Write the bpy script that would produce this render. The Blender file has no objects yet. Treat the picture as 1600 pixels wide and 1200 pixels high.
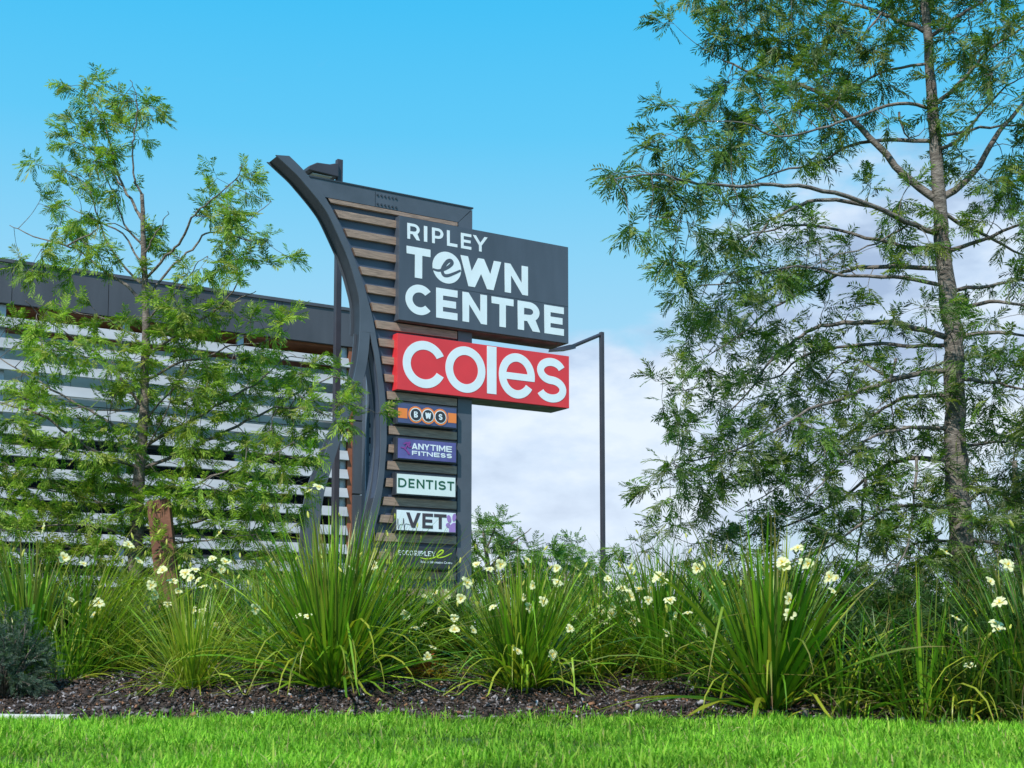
import bpy, math, random
import numpy as np
from mathutils import Vector
random.seed(7); rng = np.random.default_rng(11)
R = math.radians
scn = bpy.context.scene
COL = scn.collection

# ------------------------------------------------------------------ camera
FPX, CH, PITCH, PPY = 2109.0, 0.45, R(5), 820.0
cd = bpy.data.cameras.new('camera'); cam = bpy.data.objects.new('camera', cd); COL.objects.link(cam)
cam.location = (0, 0, CH); cam.rotation_euler = (R(90) + PITCH, 0, 0)
cd.sensor_width = 36; cd.lens = FPX / 1600 * 36; cd.shift_y = (PPY - 600) / 1600
cd.clip_start = .05; cd.clip_end = 3000
cd.dof.use_dof = True; cd.dof.focus_distance = 24; cd.dof.aperture_fstop = 9
scn.camera = cam
# ------------------------------------------------------------------ light
SUN_EL, SUN_AZ = R(50), R(203)        # azimuth clockwise from +Y
world = bpy.data.worlds.new('World'); scn.world = world; world.use_nodes = True
nt = world.node_tree; nt.nodes.clear()
def N(nt, typ, **kw):
    n = nt.nodes.new(typ)
    for k, v in kw.items():
        if k.startswith('i_'):
            key = k[2:]; key = int(key) if key.isdigit() else key
            n.inputs[key].default_value = v
        else: setattr(n, k, v)
    return n
def ramp(nt, pts, interp='LINEAR'):
    n = nt.nodes.new('ShaderNodeValToRGB'); cr = n.color_ramp; cr.interpolation = interp
    while len(cr.elements) < len(pts): cr.elements.new(.5)
    for e, (p, c) in zip(cr.elements, pts):
        e.position = p; e.color = tuple(c) + (1,) if len(c) == 3 else c
    return n
L = nt.links.new
sky = N(nt, 'ShaderNodeTexSky'); sky.sky_type = 'NISHITA'; sky.sun_disc = False
sky.sun_elevation = SUN_EL; sky.sun_rotation = SUN_AZ
tc = N(nt, 'ShaderNodeTexCoord'); sep = N(nt, 'ShaderNodeSeparateXYZ'); L(tc.outputs['Generated'], sep.inputs[0])
grad = ramp(nt, [(0, (.57, .70, .82)), (.08, (.52, .68, .82)), (.2, (.36, .64, .84)), (.28, (.235, .60, .85)), (.36, (.105, .54, .86)), (.44, (.050, .49, .85)), (1, (.04, .33, .78))])
L(sep.outputs['Z'], grad.inputs[0])
g10 = N(nt, 'ShaderNodeMix', data_type='RGBA', blend_type='MULTIPLY'); g10.inputs[0].default_value = 1
L(grad.outputs[0], g10.inputs[6]); g10.inputs[7].default_value = (10, 10, 10, 1)
mixs = N(nt, 'ShaderNodeMix', data_type='RGBA'); mixs.inputs[0].default_value = .92
L(sky.outputs[0], mixs.inputs[6]); L(g10.outputs[2], mixs.inputs[7])
# clouds: noise on the sky sphere, gathered round two directions
mp = N(nt, 'ShaderNodeMapping'); mp.inputs['Scale'].default_value = (1, 1, 2.1); mp.inputs['Location'].default_value = (.3, .1, .62)
L(tc.outputs['Generated'], mp.inputs[0])
n1 = N(nt, 'ShaderNodeTexNoise', i_Scale=4.6, i_Detail=9, i_Roughness=.56); L(mp.outputs[0], n1.inputs['Vector'])
def lobe(px, py, lo, hi):
    x = (px - 800) / FPX; z = (1005 - py) / FPX
    v = Vector((x, 1, z)).normalized()
    d = N(nt, 'ShaderNodeVectorMath', operation='DOT_PRODUCT'); L(tc.outputs['Generated'], d.inputs[0]); d.inputs[1].default_value = v
    m = N(nt, 'ShaderNodeMapRange', interpolation_type='SMOOTHSTEP'); L(d.outputs['Value'], m.inputs[0])
    m.inputs[1].default_value = math.cos(R(lo)); m.inputs[2].default_value = math.cos(R(hi)); return m.outputs[0]
def mathn(op, a, b):
    m = N(nt, 'ShaderNodeMath', operation=op)
    for i, v in enumerate((a, b)):
        if isinstance(v, (int, float)): m.inputs[i].default_value = v
        else: L(v, m.inputs[i])
    return m.outputs[0]
l1 = lobe(1330, 560, 12.5, 3.5); l2 = lobe(880, 820, 10.5, 4.5)
bias = mathn('MAXIMUM', l1, mathn('MULTIPLY', l2, 1.15))
val = mathn('ADD', n1.outputs[0], mathn('MULTIPLY', bias, .41))
cm = N(nt, 'ShaderNodeMapRange', interpolation_type='SMOOTHSTEP'); L(val, cm.inputs[0])
cm.inputs[1].default_value = .68; cm.inputs[2].default_value = .86; cm.inputs[4].default_value = .93
n2 = N(nt, 'ShaderNodeTexNoise', i_Scale=8.5, i_Detail=8, i_Roughness=.55); L(mp.outputs[0], n2.inputs['Vector'])
cc = ramp(nt, [(.38, (.72, .80, .90)), (.5, (.52, .64, .82)), (.62, (.33, .43, .62))]); L(n2.outputs[0], cc.inputs[0])
low = ramp(nt, [(.02, (.35,)*3), (.22, (.95,)*3)]); L(sep.outputs['Z'], low.inputs[0])
ccm = N(nt, 'ShaderNodeMix', data_type='RGBA'); ccm.inputs[6].default_value = (.80, .88, .97, 1); L(low.outputs[0], ccm.inputs[0]); L(cc.outputs[0], ccm.inputs[7])
c10 = N(nt, 'ShaderNodeMix', data_type='RGBA', blend_type='MULTIPLY'); c10.inputs[0].default_value = 1
L(ccm.outputs[2], c10.inputs[6]); c10.inputs[7].default_value = (10, 10, 10, 1)
mx = N(nt, 'ShaderNodeMix', data_type='RGBA'); L(cm.outputs[0], mx.inputs[0]); L(mixs.outputs[2], mx.inputs[6]); L(c10.outputs[2], mx.inputs[7])
bg = N(nt, 'ShaderNodeBackground', i_Strength=.1); L(mx.outputs[2], bg.inputs[0])
wo = N(nt, 'ShaderNodeOutputWorld'); L(bg.outputs[0], wo.inputs[0])
sd = bpy.data.lights.new('sun', 'SUN'); sd.energy = 4.6; sd.angle = R(1.2); sd.color = (1, .95, .86)
so = bpy.data.objects.new('sun', sd); COL.objects.link(so)
sdir = Vector((math.sin(SUN_AZ) * math.cos(SUN_EL), math.cos(SUN_AZ) * math.cos(SUN_EL), math.sin(SUN_EL)))
so.rotation_euler = sdir.to_track_quat('Z', 'Y').to_euler()
scn.view_settings.view_transform = 'Standard'; scn.view_settings.look = 'None'
scn.view_settings.exposure = .2; scn.view_settings.gamma = 1
scn.render.engine = 'CYCLES'; scn.cycles.max_bounces = 6; scn.cycles.transparent_max_bounces = 4

# ------------------------------------------------------------------ maths
F3 = Vector((0, math.cos(PITCH), math.sin(PITCH))); U3 = Vector((0, -math.sin(PITCH), math.cos(PITCH)))
def ray(px, py): return F3 + Vector((1, 0, 0)) * ((px - 800) / FPX) + U3 * (-(py - PPY) / FPX)
def at(px, py, Y):
    d = ray(px, py); return Vector((0, 0, CH)) + d * (Y / d.y)
class Plane:
    """a vertical plane running the way the shopping centre and its sign do"""
    ang = math.atan2(.530, .848); u = Vector((math.cos(ang), math.sin(ang), 0)); b = Vector((-math.sin(ang), math.cos(ang), 0))
    def __init__(s, o): s.o = Vector((o.x, o.y, 0))
    def uz(s, px, py, off=0):     # off: metres in front of the plane
        d = ray(px, py); P = s.o - s.b * off; c = Vector((0, 0, CH))
        t = (P - c).dot(s.b) / d.dot(s.b); q = c + d * t
        return (q - s.o).dot(s.u), q.z
def edge_y(x):    # where lawn meets the mulch bed
    return 7.95 + .14 * math.sin(x * 1.1) + (-.32 * max(0, x - .2) if x > .2 else 0) + (.04 * math.sin(x * 5))
def sst(t): t = min(1, max(0, t)); return t * t * (3 - 2 * t)
def gz(x, y):
    e = edge_y(x); d = y - e
    z = 0 if d < 0 else .42 * (1 - math.exp(-d * .62))
    if y > 13: z *= 1 - .8 * sst((y - 13) / 8)
    return z
def hit(px, py):
    for i in range(400):
        Y = 4 + i * .05; p = at(px, py, Y)
        if p.z <= gz(p.x, p.y) + .0: return p
    p = at(px, py, 10); return Vector((p.x, 10, gz(p.x, 10)))

# ------------------------------------------------------------------ materials
M = {}
def mat(name, col, rough=.6, metal=0, var=0, vscale=6, bump=0, bscale=40, attr=False, trans=0, spec=.5, stretch=None, col2=None, coat=0, detail=4):
    m = bpy.data.materials.new(name); m.use_nodes = True; nt = m.node_tree; p = nt.nodes['Principled BSDF']; l = nt.links.new
    p.inputs['Roughness'].default_value = rough; p.inputs['Metallic'].default_value = metal; p.inputs['Specular IOR Level'].default_value = spec
    if coat: p.inputs['Coat Weight'].default_value = coat
    out = None
    tc = N(nt, 'ShaderNodeTexCoord'); src = tc.outputs['Object']
    if stretch:
        mpn = N(nt, 'ShaderNodeMapping'); mpn.inputs['Scale'].default_value = stretch; l(src, mpn.inputs[0]); src = mpn.outputs[0]
    if attr:
        a = N(nt, 'ShaderNodeAttribute', attribute_name='tint'); out = a.outputs['Color']
    elif var or col2:
        n = N(nt, 'ShaderNodeTexNoise', i_Scale=vscale, i_Detail=detail); l(src, n.inputs['Vector'])
        c2 = col2 or tuple(c * (1 - var) for c in col); c1 = col if col2 else tuple(min(1, c * (1 + var)) for c in col)
        r = ramp(nt, [(.35, c2), (.65, c1)]); l(n.outputs[0], r.inputs[0]); out = r.outputs[0]
    if out: l(out, p.inputs['Base Color'])
    else: p.inputs['Base Color'].default_value = tuple(col) + (1,)
    if bump:
        n = N(nt, 'ShaderNodeTexNoise', i_Scale=bscale, i_Detail=5); l(src, n.inputs['Vector'])
        b = N(nt, 'ShaderNodeBump', i_Strength=bump, i_Distance=.02); l(n.outputs[0], b.inputs['Height']); l(b.outputs[0], p.inputs['Normal'])
    if trans:
        t = N(nt, 'ShaderNodeBsdfTranslucent'); mxx = N(nt, 'ShaderNodeMixShader', i_Fac=trans)
        if out:
            g = N(nt, 'ShaderNodeMix', data_type='RGBA', blend_type='MULTIPLY'); g.inputs[0].default_value = 1
            l(out, g.inputs[6]); g.inputs[7].default_value = (1.15, 1.25, .6, 1); l(g.outputs[2], t.inputs[0])
        else: t.inputs[0].default_value = tuple(col) + (1,)
        l(p.outputs[0], mxx.inputs[1]); l(t.outputs[0], mxx.inputs[2]); l(mxx.outputs[0], nt.nodes['Material Output'].inputs[0])
    M[name] = m; return m
mat('steel', (.078, .092, .118), .36, .0, var=.12, vscale=1.6, bump=.03, bscale=90)
mat('board', (.055, .075, .12), .45, var=.12, vscale=1.2)
mat('panel_grey', (.070, .085, .114), .35, var=.13, vscale=1.3, stretch=(1.6, 1, .35), detail=7)
mat('frame_dark', (.035, .042, .055), .4, var=.1, vscale=3)
mat('underside', (.10, .10, .11), .7, var=.35, vscale=3)
mat('timber', (.40, .28, .215), .6, col2=(.20, .14, .11), vscale=5, stretch=(1.0, 1, 22), bump=.25, bscale=9)
mat('white_face', (.74, .83, .88), .5, var=.03, vscale=3)
mat('light_face', (.70, .80, .80), .45, var=.03, vscale=3)
mat('red', (.72, .040, .050), .38, var=.07, vscale=1.3)
mat('orange', (.85, .24, .05), .45, var=.04)
mat('navy', (.065, .085, .19), .4, var=.08, vscale=4)
mat('violet_blue', (.10, .10, .30), .4, var=.22, vscale=2.5)
mat('purple', (.22, .05, .27), .5, var=.05); mat('lilac', (.33, .20, .52), .5, var=.05)
mat('ink', (.055, .045, .06), .5, var=.05); mat('deep_green', (.012, .10, .055), .5, var=.05)
mat('lime', (.50, .72, .03), .5, var=.05); mat('disc_dark', (.03, .035, .045), .4, var=.05)
mat('fascia', (.066, .070, .086), .5, var=.16, vscale=1.2, stretch=(1.5, 1, .3), bump=.02, bscale=30)
mat('cladding', (.68, .73, .78), .5, var=.1, vscale=.5)
mat('cladding_dark', (.30, .31, .34), .55, var=.1, vscale=.5)
mat('louvre', (.36, .385, .42), .8, var=.10, vscale=1.8, spec=.15, stretch=(.4, 2, 2))
mat('blade_blue', (.15, .21, .29), .5, var=.08)
mat('bracket', (.38, .44, .50), .4, metal=.3, var=.08)
mat('brown', (.30, .105, .055), .6, var=.25, vscale=2)
mat('glass', (.012, .018, .028), .06, spec=.9, var=.2)
mat('pole', (.045, .042, .055), .45, var=.15, vscale=2)
mat('lamp_glass', (.35, .35, .33), .3, var=.2)
mat('corten', (.22, .095, .06), .85, col2=(.12, .05, .035), vscale=7, bump=.4, bscale=25)
mat('bark_dark', (.22, .185, .16), .85, col2=(.085, .068, .058), vscale=18, stretch=(1, 1, 1.6), bump=.7, bscale=45)
mat('bark_grey', (.235, .21, .19), .85, col2=(.085, .072, .065), vscale=14, stretch=(1, 1, 2.6), bump=.7, bscale=40)
mat('leaf', (.1, .2, .05), .5, attr=True, trans=.45, spec=.3)
mat('blade', (.1, .2, .05), .38, attr=True, trans=.32, spec=.4)
mat('turf', (.1, .3, .03), .6, attr=True, trans=.35, spec=.2)
mat('chip', (.1, .1, .1), .8, attr=True, spec=.3)
mat('petal', (.80, .80, .50), .5, attr=True, trans=.35, spec=.2)
mat('concrete', (.62, .60, .56), .8, var=.15, vscale=9, bump=.3)
m = mat('soil', (.050, .034, .026), .95, col2=(.022, .015, .013), vscale=14, bump=1.0, bscale=30)
m = mat('lawn_soil', (.055, .12, .018), .9, col2=(.030, .055, .012), vscale=9, bump=.8, bscale=60)
mat('far_ground', (.10, .13, .06), .95, var=.3, vscale=.4)

# ------------------------------------------------------------------ object helpers
def tag(o, label=None, cat=None, group=None, kind=None):
    if label: o['label'] = label
    if cat: o['category'] = cat
    if group: o['group'] = group
    if kind: o['kind'] = kind
    return o
def empty(name, loc, rz=0):
    o = bpy.data.objects.new(name, None); COL.objects.link(o); o.location = loc; o.rotation_euler.z = rz; o.empty_display_size = .2; return o
def link(name, me, m, parent=None):
    o = bpy.data.objects.new(name, me); COL.objects.link(o)
    if m and not me.materials: me.materials.append(M[m])
    if parent: o.parent = parent
    return o
def mk(name, V, Fc, m, parent=None, origin=None, smooth=False, tint=None):
    """V array (n,3); Fc list of faces or array (k,4)/(k,3)"""
    V = np.asarray(V, dtype=np.float32).reshape(-1, 3)
    if origin is not None: V = V - np.array(origin, dtype=np.float32)
    me = bpy.data.meshes.new(name)
    if isinstance(Fc, np.ndarray):
        k = Fc.shape[1]; me.vertices.add(len(V)); me.vertices.foreach_set('co', V.ravel())
        me.loops.add(Fc.size); me.loops.foreach_set('vertex_index', Fc.astype(np.int32).ravel())
        me.polygons.add(len(Fc)); me.polygons.foreach_set('loop_start', np.arange(0, Fc.size, k, dtype=np.int32))
        me.update(calc_edges=True)
    else:
        me.from_pydata(V.tolist(), [], Fc); me.update()
    if smooth: me.polygons.foreach_set('use_smooth', np.ones(len(me.polygons), dtype=bool)); me.update()
    if tint is not None:
        a = me.color_attributes.new('tint', 'FLOAT_COLOR', 'POINT')
        t = np.ones((len(V), 4), dtype=np.float32); t[:, :3] = tint; a.data.foreach_set('color', t.ravel())
    return link(name, me, m, parent)
class MB:
    def __init__(s): s.V = []; s.F = []
    def add(s, V, F):
        n = len(s.V); s.V += [tuple(v) for v in V]; s.F += [tuple(i + n for i in f) for f in F]
    def box(s, x0, x1, y0, y1, z0, z1):
        s.add([(x0,y0,z0),(x1,y0,z0),(x1,y1,z0),(x0,y1,z0),(x0,y0,z1),(x1,y0,z1),(x1,y1,z1),(x0,y1,z1)],
              [(0,3,2,1),(4,5,6,7),(0,1,5,4),(1,2,6,5),(2,3,7,6),(3,0,4,7)])
    def prism(s, pts, y0, y1):          # pts in (x,z), anticlockwise seen from the front (-y)
        n = len(pts)
        s.add([(x, y0, z) for x, z in pts] + [(x, y1, z) for x, z in pts],
              [tuple(range(n)), tuple(range(2*n-1, n-1, -1))] + [((i+1) % n, i, i+n, (i+1) % n + n) for i in range(n)])
    def strip(s, A, B, y0, y1):         # a plate between two curves A,B (lists of (x,z)), from y0 to y1
        n = len(A); V = [(x,y0,z) for x,z in A] + [(x,y0,z) for x,z in B] + [(x,y1,z) for x,z in A] + [(x,y1,z) for x,z in B]; F = []
        for i in range(n-1):
            F += [(i,i+1,n+i+1,n+i), (2*n+i,3*n+i,3*n+i+1,2*n+i+1), (i,2*n+i,2*n+i+1,i+1), (n+i,n+i+1,3*n+i+1,3*n+i)]
        F += [(0,n,3*n,2*n), (n-1,3*n-1,4*n-1,2*n-1)]
        s.add(V, F)
    def tube(s, pts, rad, n=6):
        ring0 = len(s.V); P = [Vector(p) for p in pts]
        for i, p in enumerate(P):
            d = (P[min(i+1, len(P)-1)] - P[max(i-1, 0)]).normalized()
            a = d.cross(Vector((.3, .2, 1)) if abs(d.z) < .9 else Vector((1, .1, 0))).normalized(); b = d.cross(a)
            r = rad[i] if hasattr(rad, '__len__') else rad
            for k in range(n):
                t = 2 * math.pi * k / n; s.V.append(tuple(p + a * (r * math.cos(t)) + b * (r * math.sin(t))))
        for i in range(len(P)-1):
            for k in range(n):
                a0 = ring0 + i*n + k; a1 = ring0 + i*n + (k+1) % n; s.F.append((a0, a1, a1+n, a0+n))
        s.F.append(tuple(ring0 + k for k in range(n-1, -1, -1))); e = ring0 + (len(P)-1)*n; s.F.append(tuple(e+k for k in range(n)))
    def build(s, name, m, parent=None, origin=None, smooth=False, bevel=0):
        o = mk(name, s.V, s.F, m, parent, origin, smooth)
        if bevel:
            b = o.modifiers.new('bevel', 'BEVEL'); b.width = bevel; b.segments = 2; b.limit_method = 'ANGLE'
        return o
def catmull(P, sub=8):
    P = [Vector(p) for p in P]; out = []
    for i in range(len(P)-1):
        p0 = P[max(i-1, 0)]; p1 = P[i]; p2 = P[i+1]; p3 = P[min(i+2, len(P)-1)]
        for k in range(sub):
            t = k / sub; out.append(.5 * ((2*p1) + (p2-p0)*t + (2*p0-5*p1+4*p2-p3)*t*t + (3*p1-p0-3*p2+p3)*t**3))
    out.append(P[-1]); return out

# ------------------------------------------------------------------ lettering
def arc(cx, cy, rx, ry, a0, a1, n=28):
    return [(cx + rx * math.cos(R(a0 + (a1-a0)*i/n)), cy + ry * math.sin(R(a0 + (a1-a0)*i/n))) for i in range(n+1)]
def stroke(path, w):
    l, r = [], []
    for i, (x, y) in enumerate(path):
        a = path[max(i-1, 0)]; b = path[min(i+1, len(path)-1)]
        dx, dy = b[0]-a[0], b[1]-a[1]; q = math.hypot(dx, dy) or 1; nx, ny = -dy/q*w/2, dx/q*w/2
        l.append((x+nx, y+ny)); r.append((x-nx, y-ny))
    return l + r[::-1]
def glyph(c, w, h, s):
    sx = s * 1.12
    if c in 'Il': return [[(0,0),(w,0),(w,h),(0,h)]]
    if c == 'L': return [[(0,0),(w,0),(w,s),(s,s),(s,h),(0,h)]]
    if c in 'EF':
        m0, m1 = h/2 - s*.45, h/2 + s*.45
        if c == 'E': return [[(0,0),(w,0),(w,s*.92),(s,s*.92),(s,m0),(w*.93,m0),(w*.93,m1),(s,m1),(s,h-s*.92),(w,h-s*.92),(w,h),(0,h)]]
        return [[(0,0),(s,0),(s,m0),(w*.9,m0),(w*.9,m1),(s,m1),(s,h-s*.92),(w,h-s*.92),(w,h),(0,h)]]
    if c == 'T': return [[((w-s)/2,0),((w+s)/2,0),((w+s)/2,h-s*.92),(w,h-s*.92),(w,h),(0,h),(0,h-s*.92),((w-s)/2,h-s*.92)]]
    if c == 'N':
        y1 = h * .6
        for _ in range(20): y1 = h - s * .95 * math.hypot(1, y1 / (w - 1.9*s))
        return [[(0,0),(s,0),(s,y1),(w-.9*s,0),(w,0),(w,h),(w-s,h),(w-s,h-y1),(.9*s,h),(0,h)]]
    if c == 'V': return [[(0,h),(w/2-s*.55,0),(w/2+s*.55,0),(w,h),(w-sx,h),(w/2,h-h*(w/2-sx)/(w/2-s*.55)),(sx,h)]]
    if c == 'W':
        b, t = .27*w, s*.5; y2 = h - h*(b-sx)/(b-t)
        return [[(0,h),(b-t,0),(b+t,0),(.5*w,h-y2),(w-b-t,0),(w-b+t,0),(w,h),(w-sx,h),(w-b,y2),(.5*w+t*.9,h),(.5*w-t*.9,h),(b,y2),(sx,h)]]
    if c == 'M':
        y0 = h*.12; tv = s*1.5; y1 = h - tv
        return [[(0,0),(s,0),(s,y1-.02*h),(w/2,y0),(w-s,y1-.02*h),(w-s,0),(w,0),(w,h),(w-s,h),(w/2,y0+tv),(s,h),(0,h)]]
    if c == 'Y': return [[(0,h),(w/2-s/2,.40*h),(w/2-s/2,0),(w/2+s/2,0),(w/2+s/2,.40*h),(w,h),(w-sx,h),(w/2,h-.6*h*(w/2-sx)/(w/2-s/2)),(sx,h)]]
    if c == 'A':
        y0, y1 = h*.16, h*.16+s*.85; k = (w/2-s/2)/h; out = lambda y: k*y; inn = lambda y: sx + k*y
        ya = h*(w/2-sx)/(w/2-s/2)
        return [[(0,0),(sx,0),(inn(y0),y0),(w-inn(y0),y0),(w-sx,0),(w,0),(w/2+s/2,h),(w/2-s/2,h)], [(inn(y1),y1),(w-inn(y1),y1),(w/2,ya)]]
    if c == 'D':
        xc = w*.42
        return [[(0,0)] + arc(xc,h/2,w-xc,h/2,-90,90) + [(0,h)], [(s,s*.92)] + arc(xc,h/2,w-xc-s,h/2-s*.92,-90,90) + [(s,h-s*.92)]]
    if c in 'PR':
        hb = h*.33; xc = w*.5; rx = w*.97-xc; cy = (h+hb)/2; ry = (h-hb)/2
        hole = [(s,hb+s*.85)] + arc(xc,cy,rx-s,ry-s*.88,-90,90,16) + [(s,h-s*.88)]
        if c == 'P': return [[(0,0),(s,0),(s,hb)] + arc(xc,cy,rx,ry,-90,90,18) + [(0,h)], hole]
        return [[(0,0),(s,0),(s,hb),(w*.42,hb),(w-1.2*s,0),(w,0)] + arc(xc,cy,rx,ry,-52,90,18) + [(0,h)], hole]
    if c == 'B':
        m = h*.53; xc = w*.5
        o = [(0,0)] + arc(xc,m/2,w-xc,m/2,-90,80,12) + arc(xc,(h+m)/2,w*.94-xc,(h-m)/2,-80,90,12) + [(0,h)]
        return [o, [(s,s*.9)] + arc(xc,m/2,w-xc-s,m/2-s*.9,-90,90,10) + [(s,m-s*.9)] , [(s,m+s*.35)] + arc(xc,(h+m)/2+s*.1,w*.94-xc-s,(h-m)/2-s*.6,-90,90,10) + [(s,h-s*.9)]]
    if c in 'Oo': return [arc(w/2,h/2,w/2,h/2,0,360,56)[:-1], arc(w/2,h/2,w/2-s,h/2-s,0,360,56)[:-1]]
    if c in 'Cc':
        op = 40 if c == 'C' else 27
        rx = w/(1+math.cos(R(op))) ; return [arc(rx,h/2,rx,h/2,op,360-op,50) + arc(rx,h/2,rx-s,h/2-s,360-op*1.05,op*1.05,50)]
    if c == 'e':
        rx, ry = w/2, h/2; b0, b1 = -.09*h, .06*h; a0 = math.degrees(math.asin(b0/ry)); ri, rj = rx-s, ry-s
        al = math.degrees(math.asin(b0/rj)); xl = -ri*math.cos(R(al)); au = math.degrees(math.asin(b1/rj))
        o = arc(0,0,rx,ry,a0,328,50) + arc(0,0,ri,rj,326,180-al,36)
        hole = arc(0,0,ri,rj,au,180-au,30)
        return [[(x+rx,y+ry) for x,y in o], [(x+rx,y+ry) for x,y in hole]]
    if c in 'Ss':
        rx = (w-s)/2; ry = (h-s)/4
        return [stroke(arc(w/2,h-s/2-ry,rx*.94,ry,20,262,26) + arc(w/2,s/2+ry,rx,ry,82,-160,28), s)]
    return []
def flat_mesh(contours, extrude):
    cu = bpy.data.curves.new('outline', 'CURVE'); cu.dimensions = '2D'; cu.fill_mode = 'BOTH'; cu.extrude = extrude
    for c in contours:
        sp = cu.splines.new('POLY'); sp.points.add(len(c)-1)
        for p, (x, y) in zip(sp.points, c): p.co = (x, y, 0, 1)
        sp.use_cyclic_u = True
    o = bpy.data.objects.new('tmp', cu); COL.objects.link(o)
    dg = bpy.context.evaluated_depsgraph_get(); me = bpy.data.meshes.new_from_object(o.evaluated_get(dg))
    bpy.data.objects.remove(o); bpy.data.curves.remove(cu); return me
def flat(name, contours, y, m, parent, depth=.005):
    """filled outlines in the (x,z) plane standing proud of plane y towards the viewer"""
    me = flat_mesh(contours, depth/2); V = np.empty(len(me.vertices)*3, dtype=np.float32); me.vertices.foreach_get('co', V); V = V.reshape(-1, 3)
    V = np.stack([V[:,0], y - depth/2 - V[:,2], V[:,1]], 1); me.vertices.foreach_set('co', V.ravel()); me.name = name; me.update()
    return link(name, me, m, parent)
def shift(cs, dx, dy): return [[(x+dx, y+dy) for x, y in c] for c in cs]
def ribbon(name, pts, w, y, m, parent, depth=.008):
    P = catmull([(a, 0, b) for a, b in pts], 10); V = []; n = len(P)
    for i, p in enumerate(P):
        d = (P[min(i+1, n-1)] - P[max(i-1, 0)]).normalized(); nx = Vector((-d.z, 0, d.x)) * (w/2 * (.35 + .65*math.sin(math.pi*min(1, max(0, .08 + .84*i/(n-1))))))
        yy = y - depth - .00002*i
        V += [(p.x+nx.x, yy, p.z+nx.z), (p.x-nx.x, yy, p.z-nx.z)]
    return mk(name, V, [(2*i, 2*i+1, 2*i+3, 2*i+2) for i in range(n-1)], m, parent)

# ================================================================== STRUCTURE
# ground as one sheet
gx = np.concatenate([[-900,-300,-100,-50,-25,-14], np.arange(-9, 9.01, .12), [14,25,50,100,300,900]])
gy = np.concatenate([[-300,-60,-15,-4,0,2,3], np.arange(3.5, 15, .12), [16,17,18,20,22,26,35,60,120,400,1500]])
V = []; bed = []
for y in gy:
    for x in gx:
        z = gz(min(9, max(-9, x)), y)
        if z > 0.001 and y < 14: z += .012*math.sin(x*9+y*4)*math.sin(y*11-x*3) + random.uniform(-.006, .006)
        V.append((x, y, z))
nx = len(gx); F = [(j*nx+i, j*nx+i+1, (j+1)*nx+i+1, (j+1)*nx+i) for j in range(len(gy)-1) for i in range(nx-1)]
g = mk('ground', V, F, 'soil', smooth=True); g['kind'] = 'structure'
me = g.data; me.materials.append(M['lawn_soil']); me.materials.append(M['far_ground'])
for p in me.polygons:
    c = p.center
    if c.y > 13.5 or (abs(c.x) > 6.5 and c.y > edge_y(c.x)): p.material_index = 2
    elif c.y < edge_y(c.x): p.material_index = 1
# pale concrete edging at the left of the lawn
kb = MB()
for i in range(24):
    x0 = -6.5 + i*.22; x1 = x0 + .22
    if x1 > -2.5: break
    ya, yb = edge_y(x0), edge_y(x1)
    kb.add([(x0,ya-.10,-.02),(x1,yb-.10,-.02),(x1,yb+.04,-.02),(x0,ya+.04,-.02),(x0,ya-.10,.035),(x1,yb-.10,.035),(x1,yb+.04,.035),(x0,ya+.04,.035)],
           [(4,5,6,7),(0,1,5,4),(2,3,7,6)])
kb.build('kerb', 'concrete')['kind'] = 'structure'

# ------------------------------------------------------------------ shopping centre building
D0 = 33.3
BP = Plane(at(0, 1004, D0)); B0 = empty('retail_building', (BP.o.x, BP.o.y, 0), Plane.ang)
tag(B0, 'long dark grey shopping building with white horizontal louvres behind the left tree', 'building')
uL = -14.0; uR = BP.uz(571, 600)[0]
zt = BP.uz(0, 403)[1]; zf = BP.uz(0, 472)[1]
z1 = .1
def bz(py): return BP.uz(0, py)[1]
def bu(px): return BP.uz(px, 600)[0]
b = MB(); joints = [uL] + sorted([bu(x) for x in (14, 166, 304, 439)] + [bu(14)-3.1*k for k in (1,2,3)]) + [uR]
for a, c in zip(joints[:-1], joints[1:]): b.box(a+.008, c-.008, 0, .12, zf, zt-.09)
b.box(uL, uR, .06, 9, zf+.02, zt-.10)
b.build('fascia', 'fascia', B0)
b = MB(); b.box(uL, uR+.02, -.04, .16, zt-.088, zt); b.build('parapet_cap', 'fascia', B0)
b = MB(); b.box(uL, uR-.05, 1.3, 8.8, zf-.55, zf+.015); b.box(uL, uR-.05, 0.2, 1.3, zf-.05, zf+.015); b.build('soffit', 'brown', B0)
ul = BP.uz(545, 700)[0]
zw = bz(668)
b = MB(); x = uL; k = 0
while x < bu(540):
    x2 = x + 1.75
    for (za, zb) in ((zf-.552, bz(562)), (bz(563), bz(612)), (bz(613), zw)): b.box(x+.008, min(x2, bu(551))-.008, .95, 1.1, zb+.006, za-.006)
    x = x2; k += 1
b.box(uL, bu(551), 1.1, 1.3, zw, zf-.56)
b.build('wall_cladding', 'cladding', B0)
b = MB(); b.box(uL, bu(551), 1.25, 1.4, .0, zw-.01)
b.build('wall', 'cladding_dark', B0)
k = 0; x = uL
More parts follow.
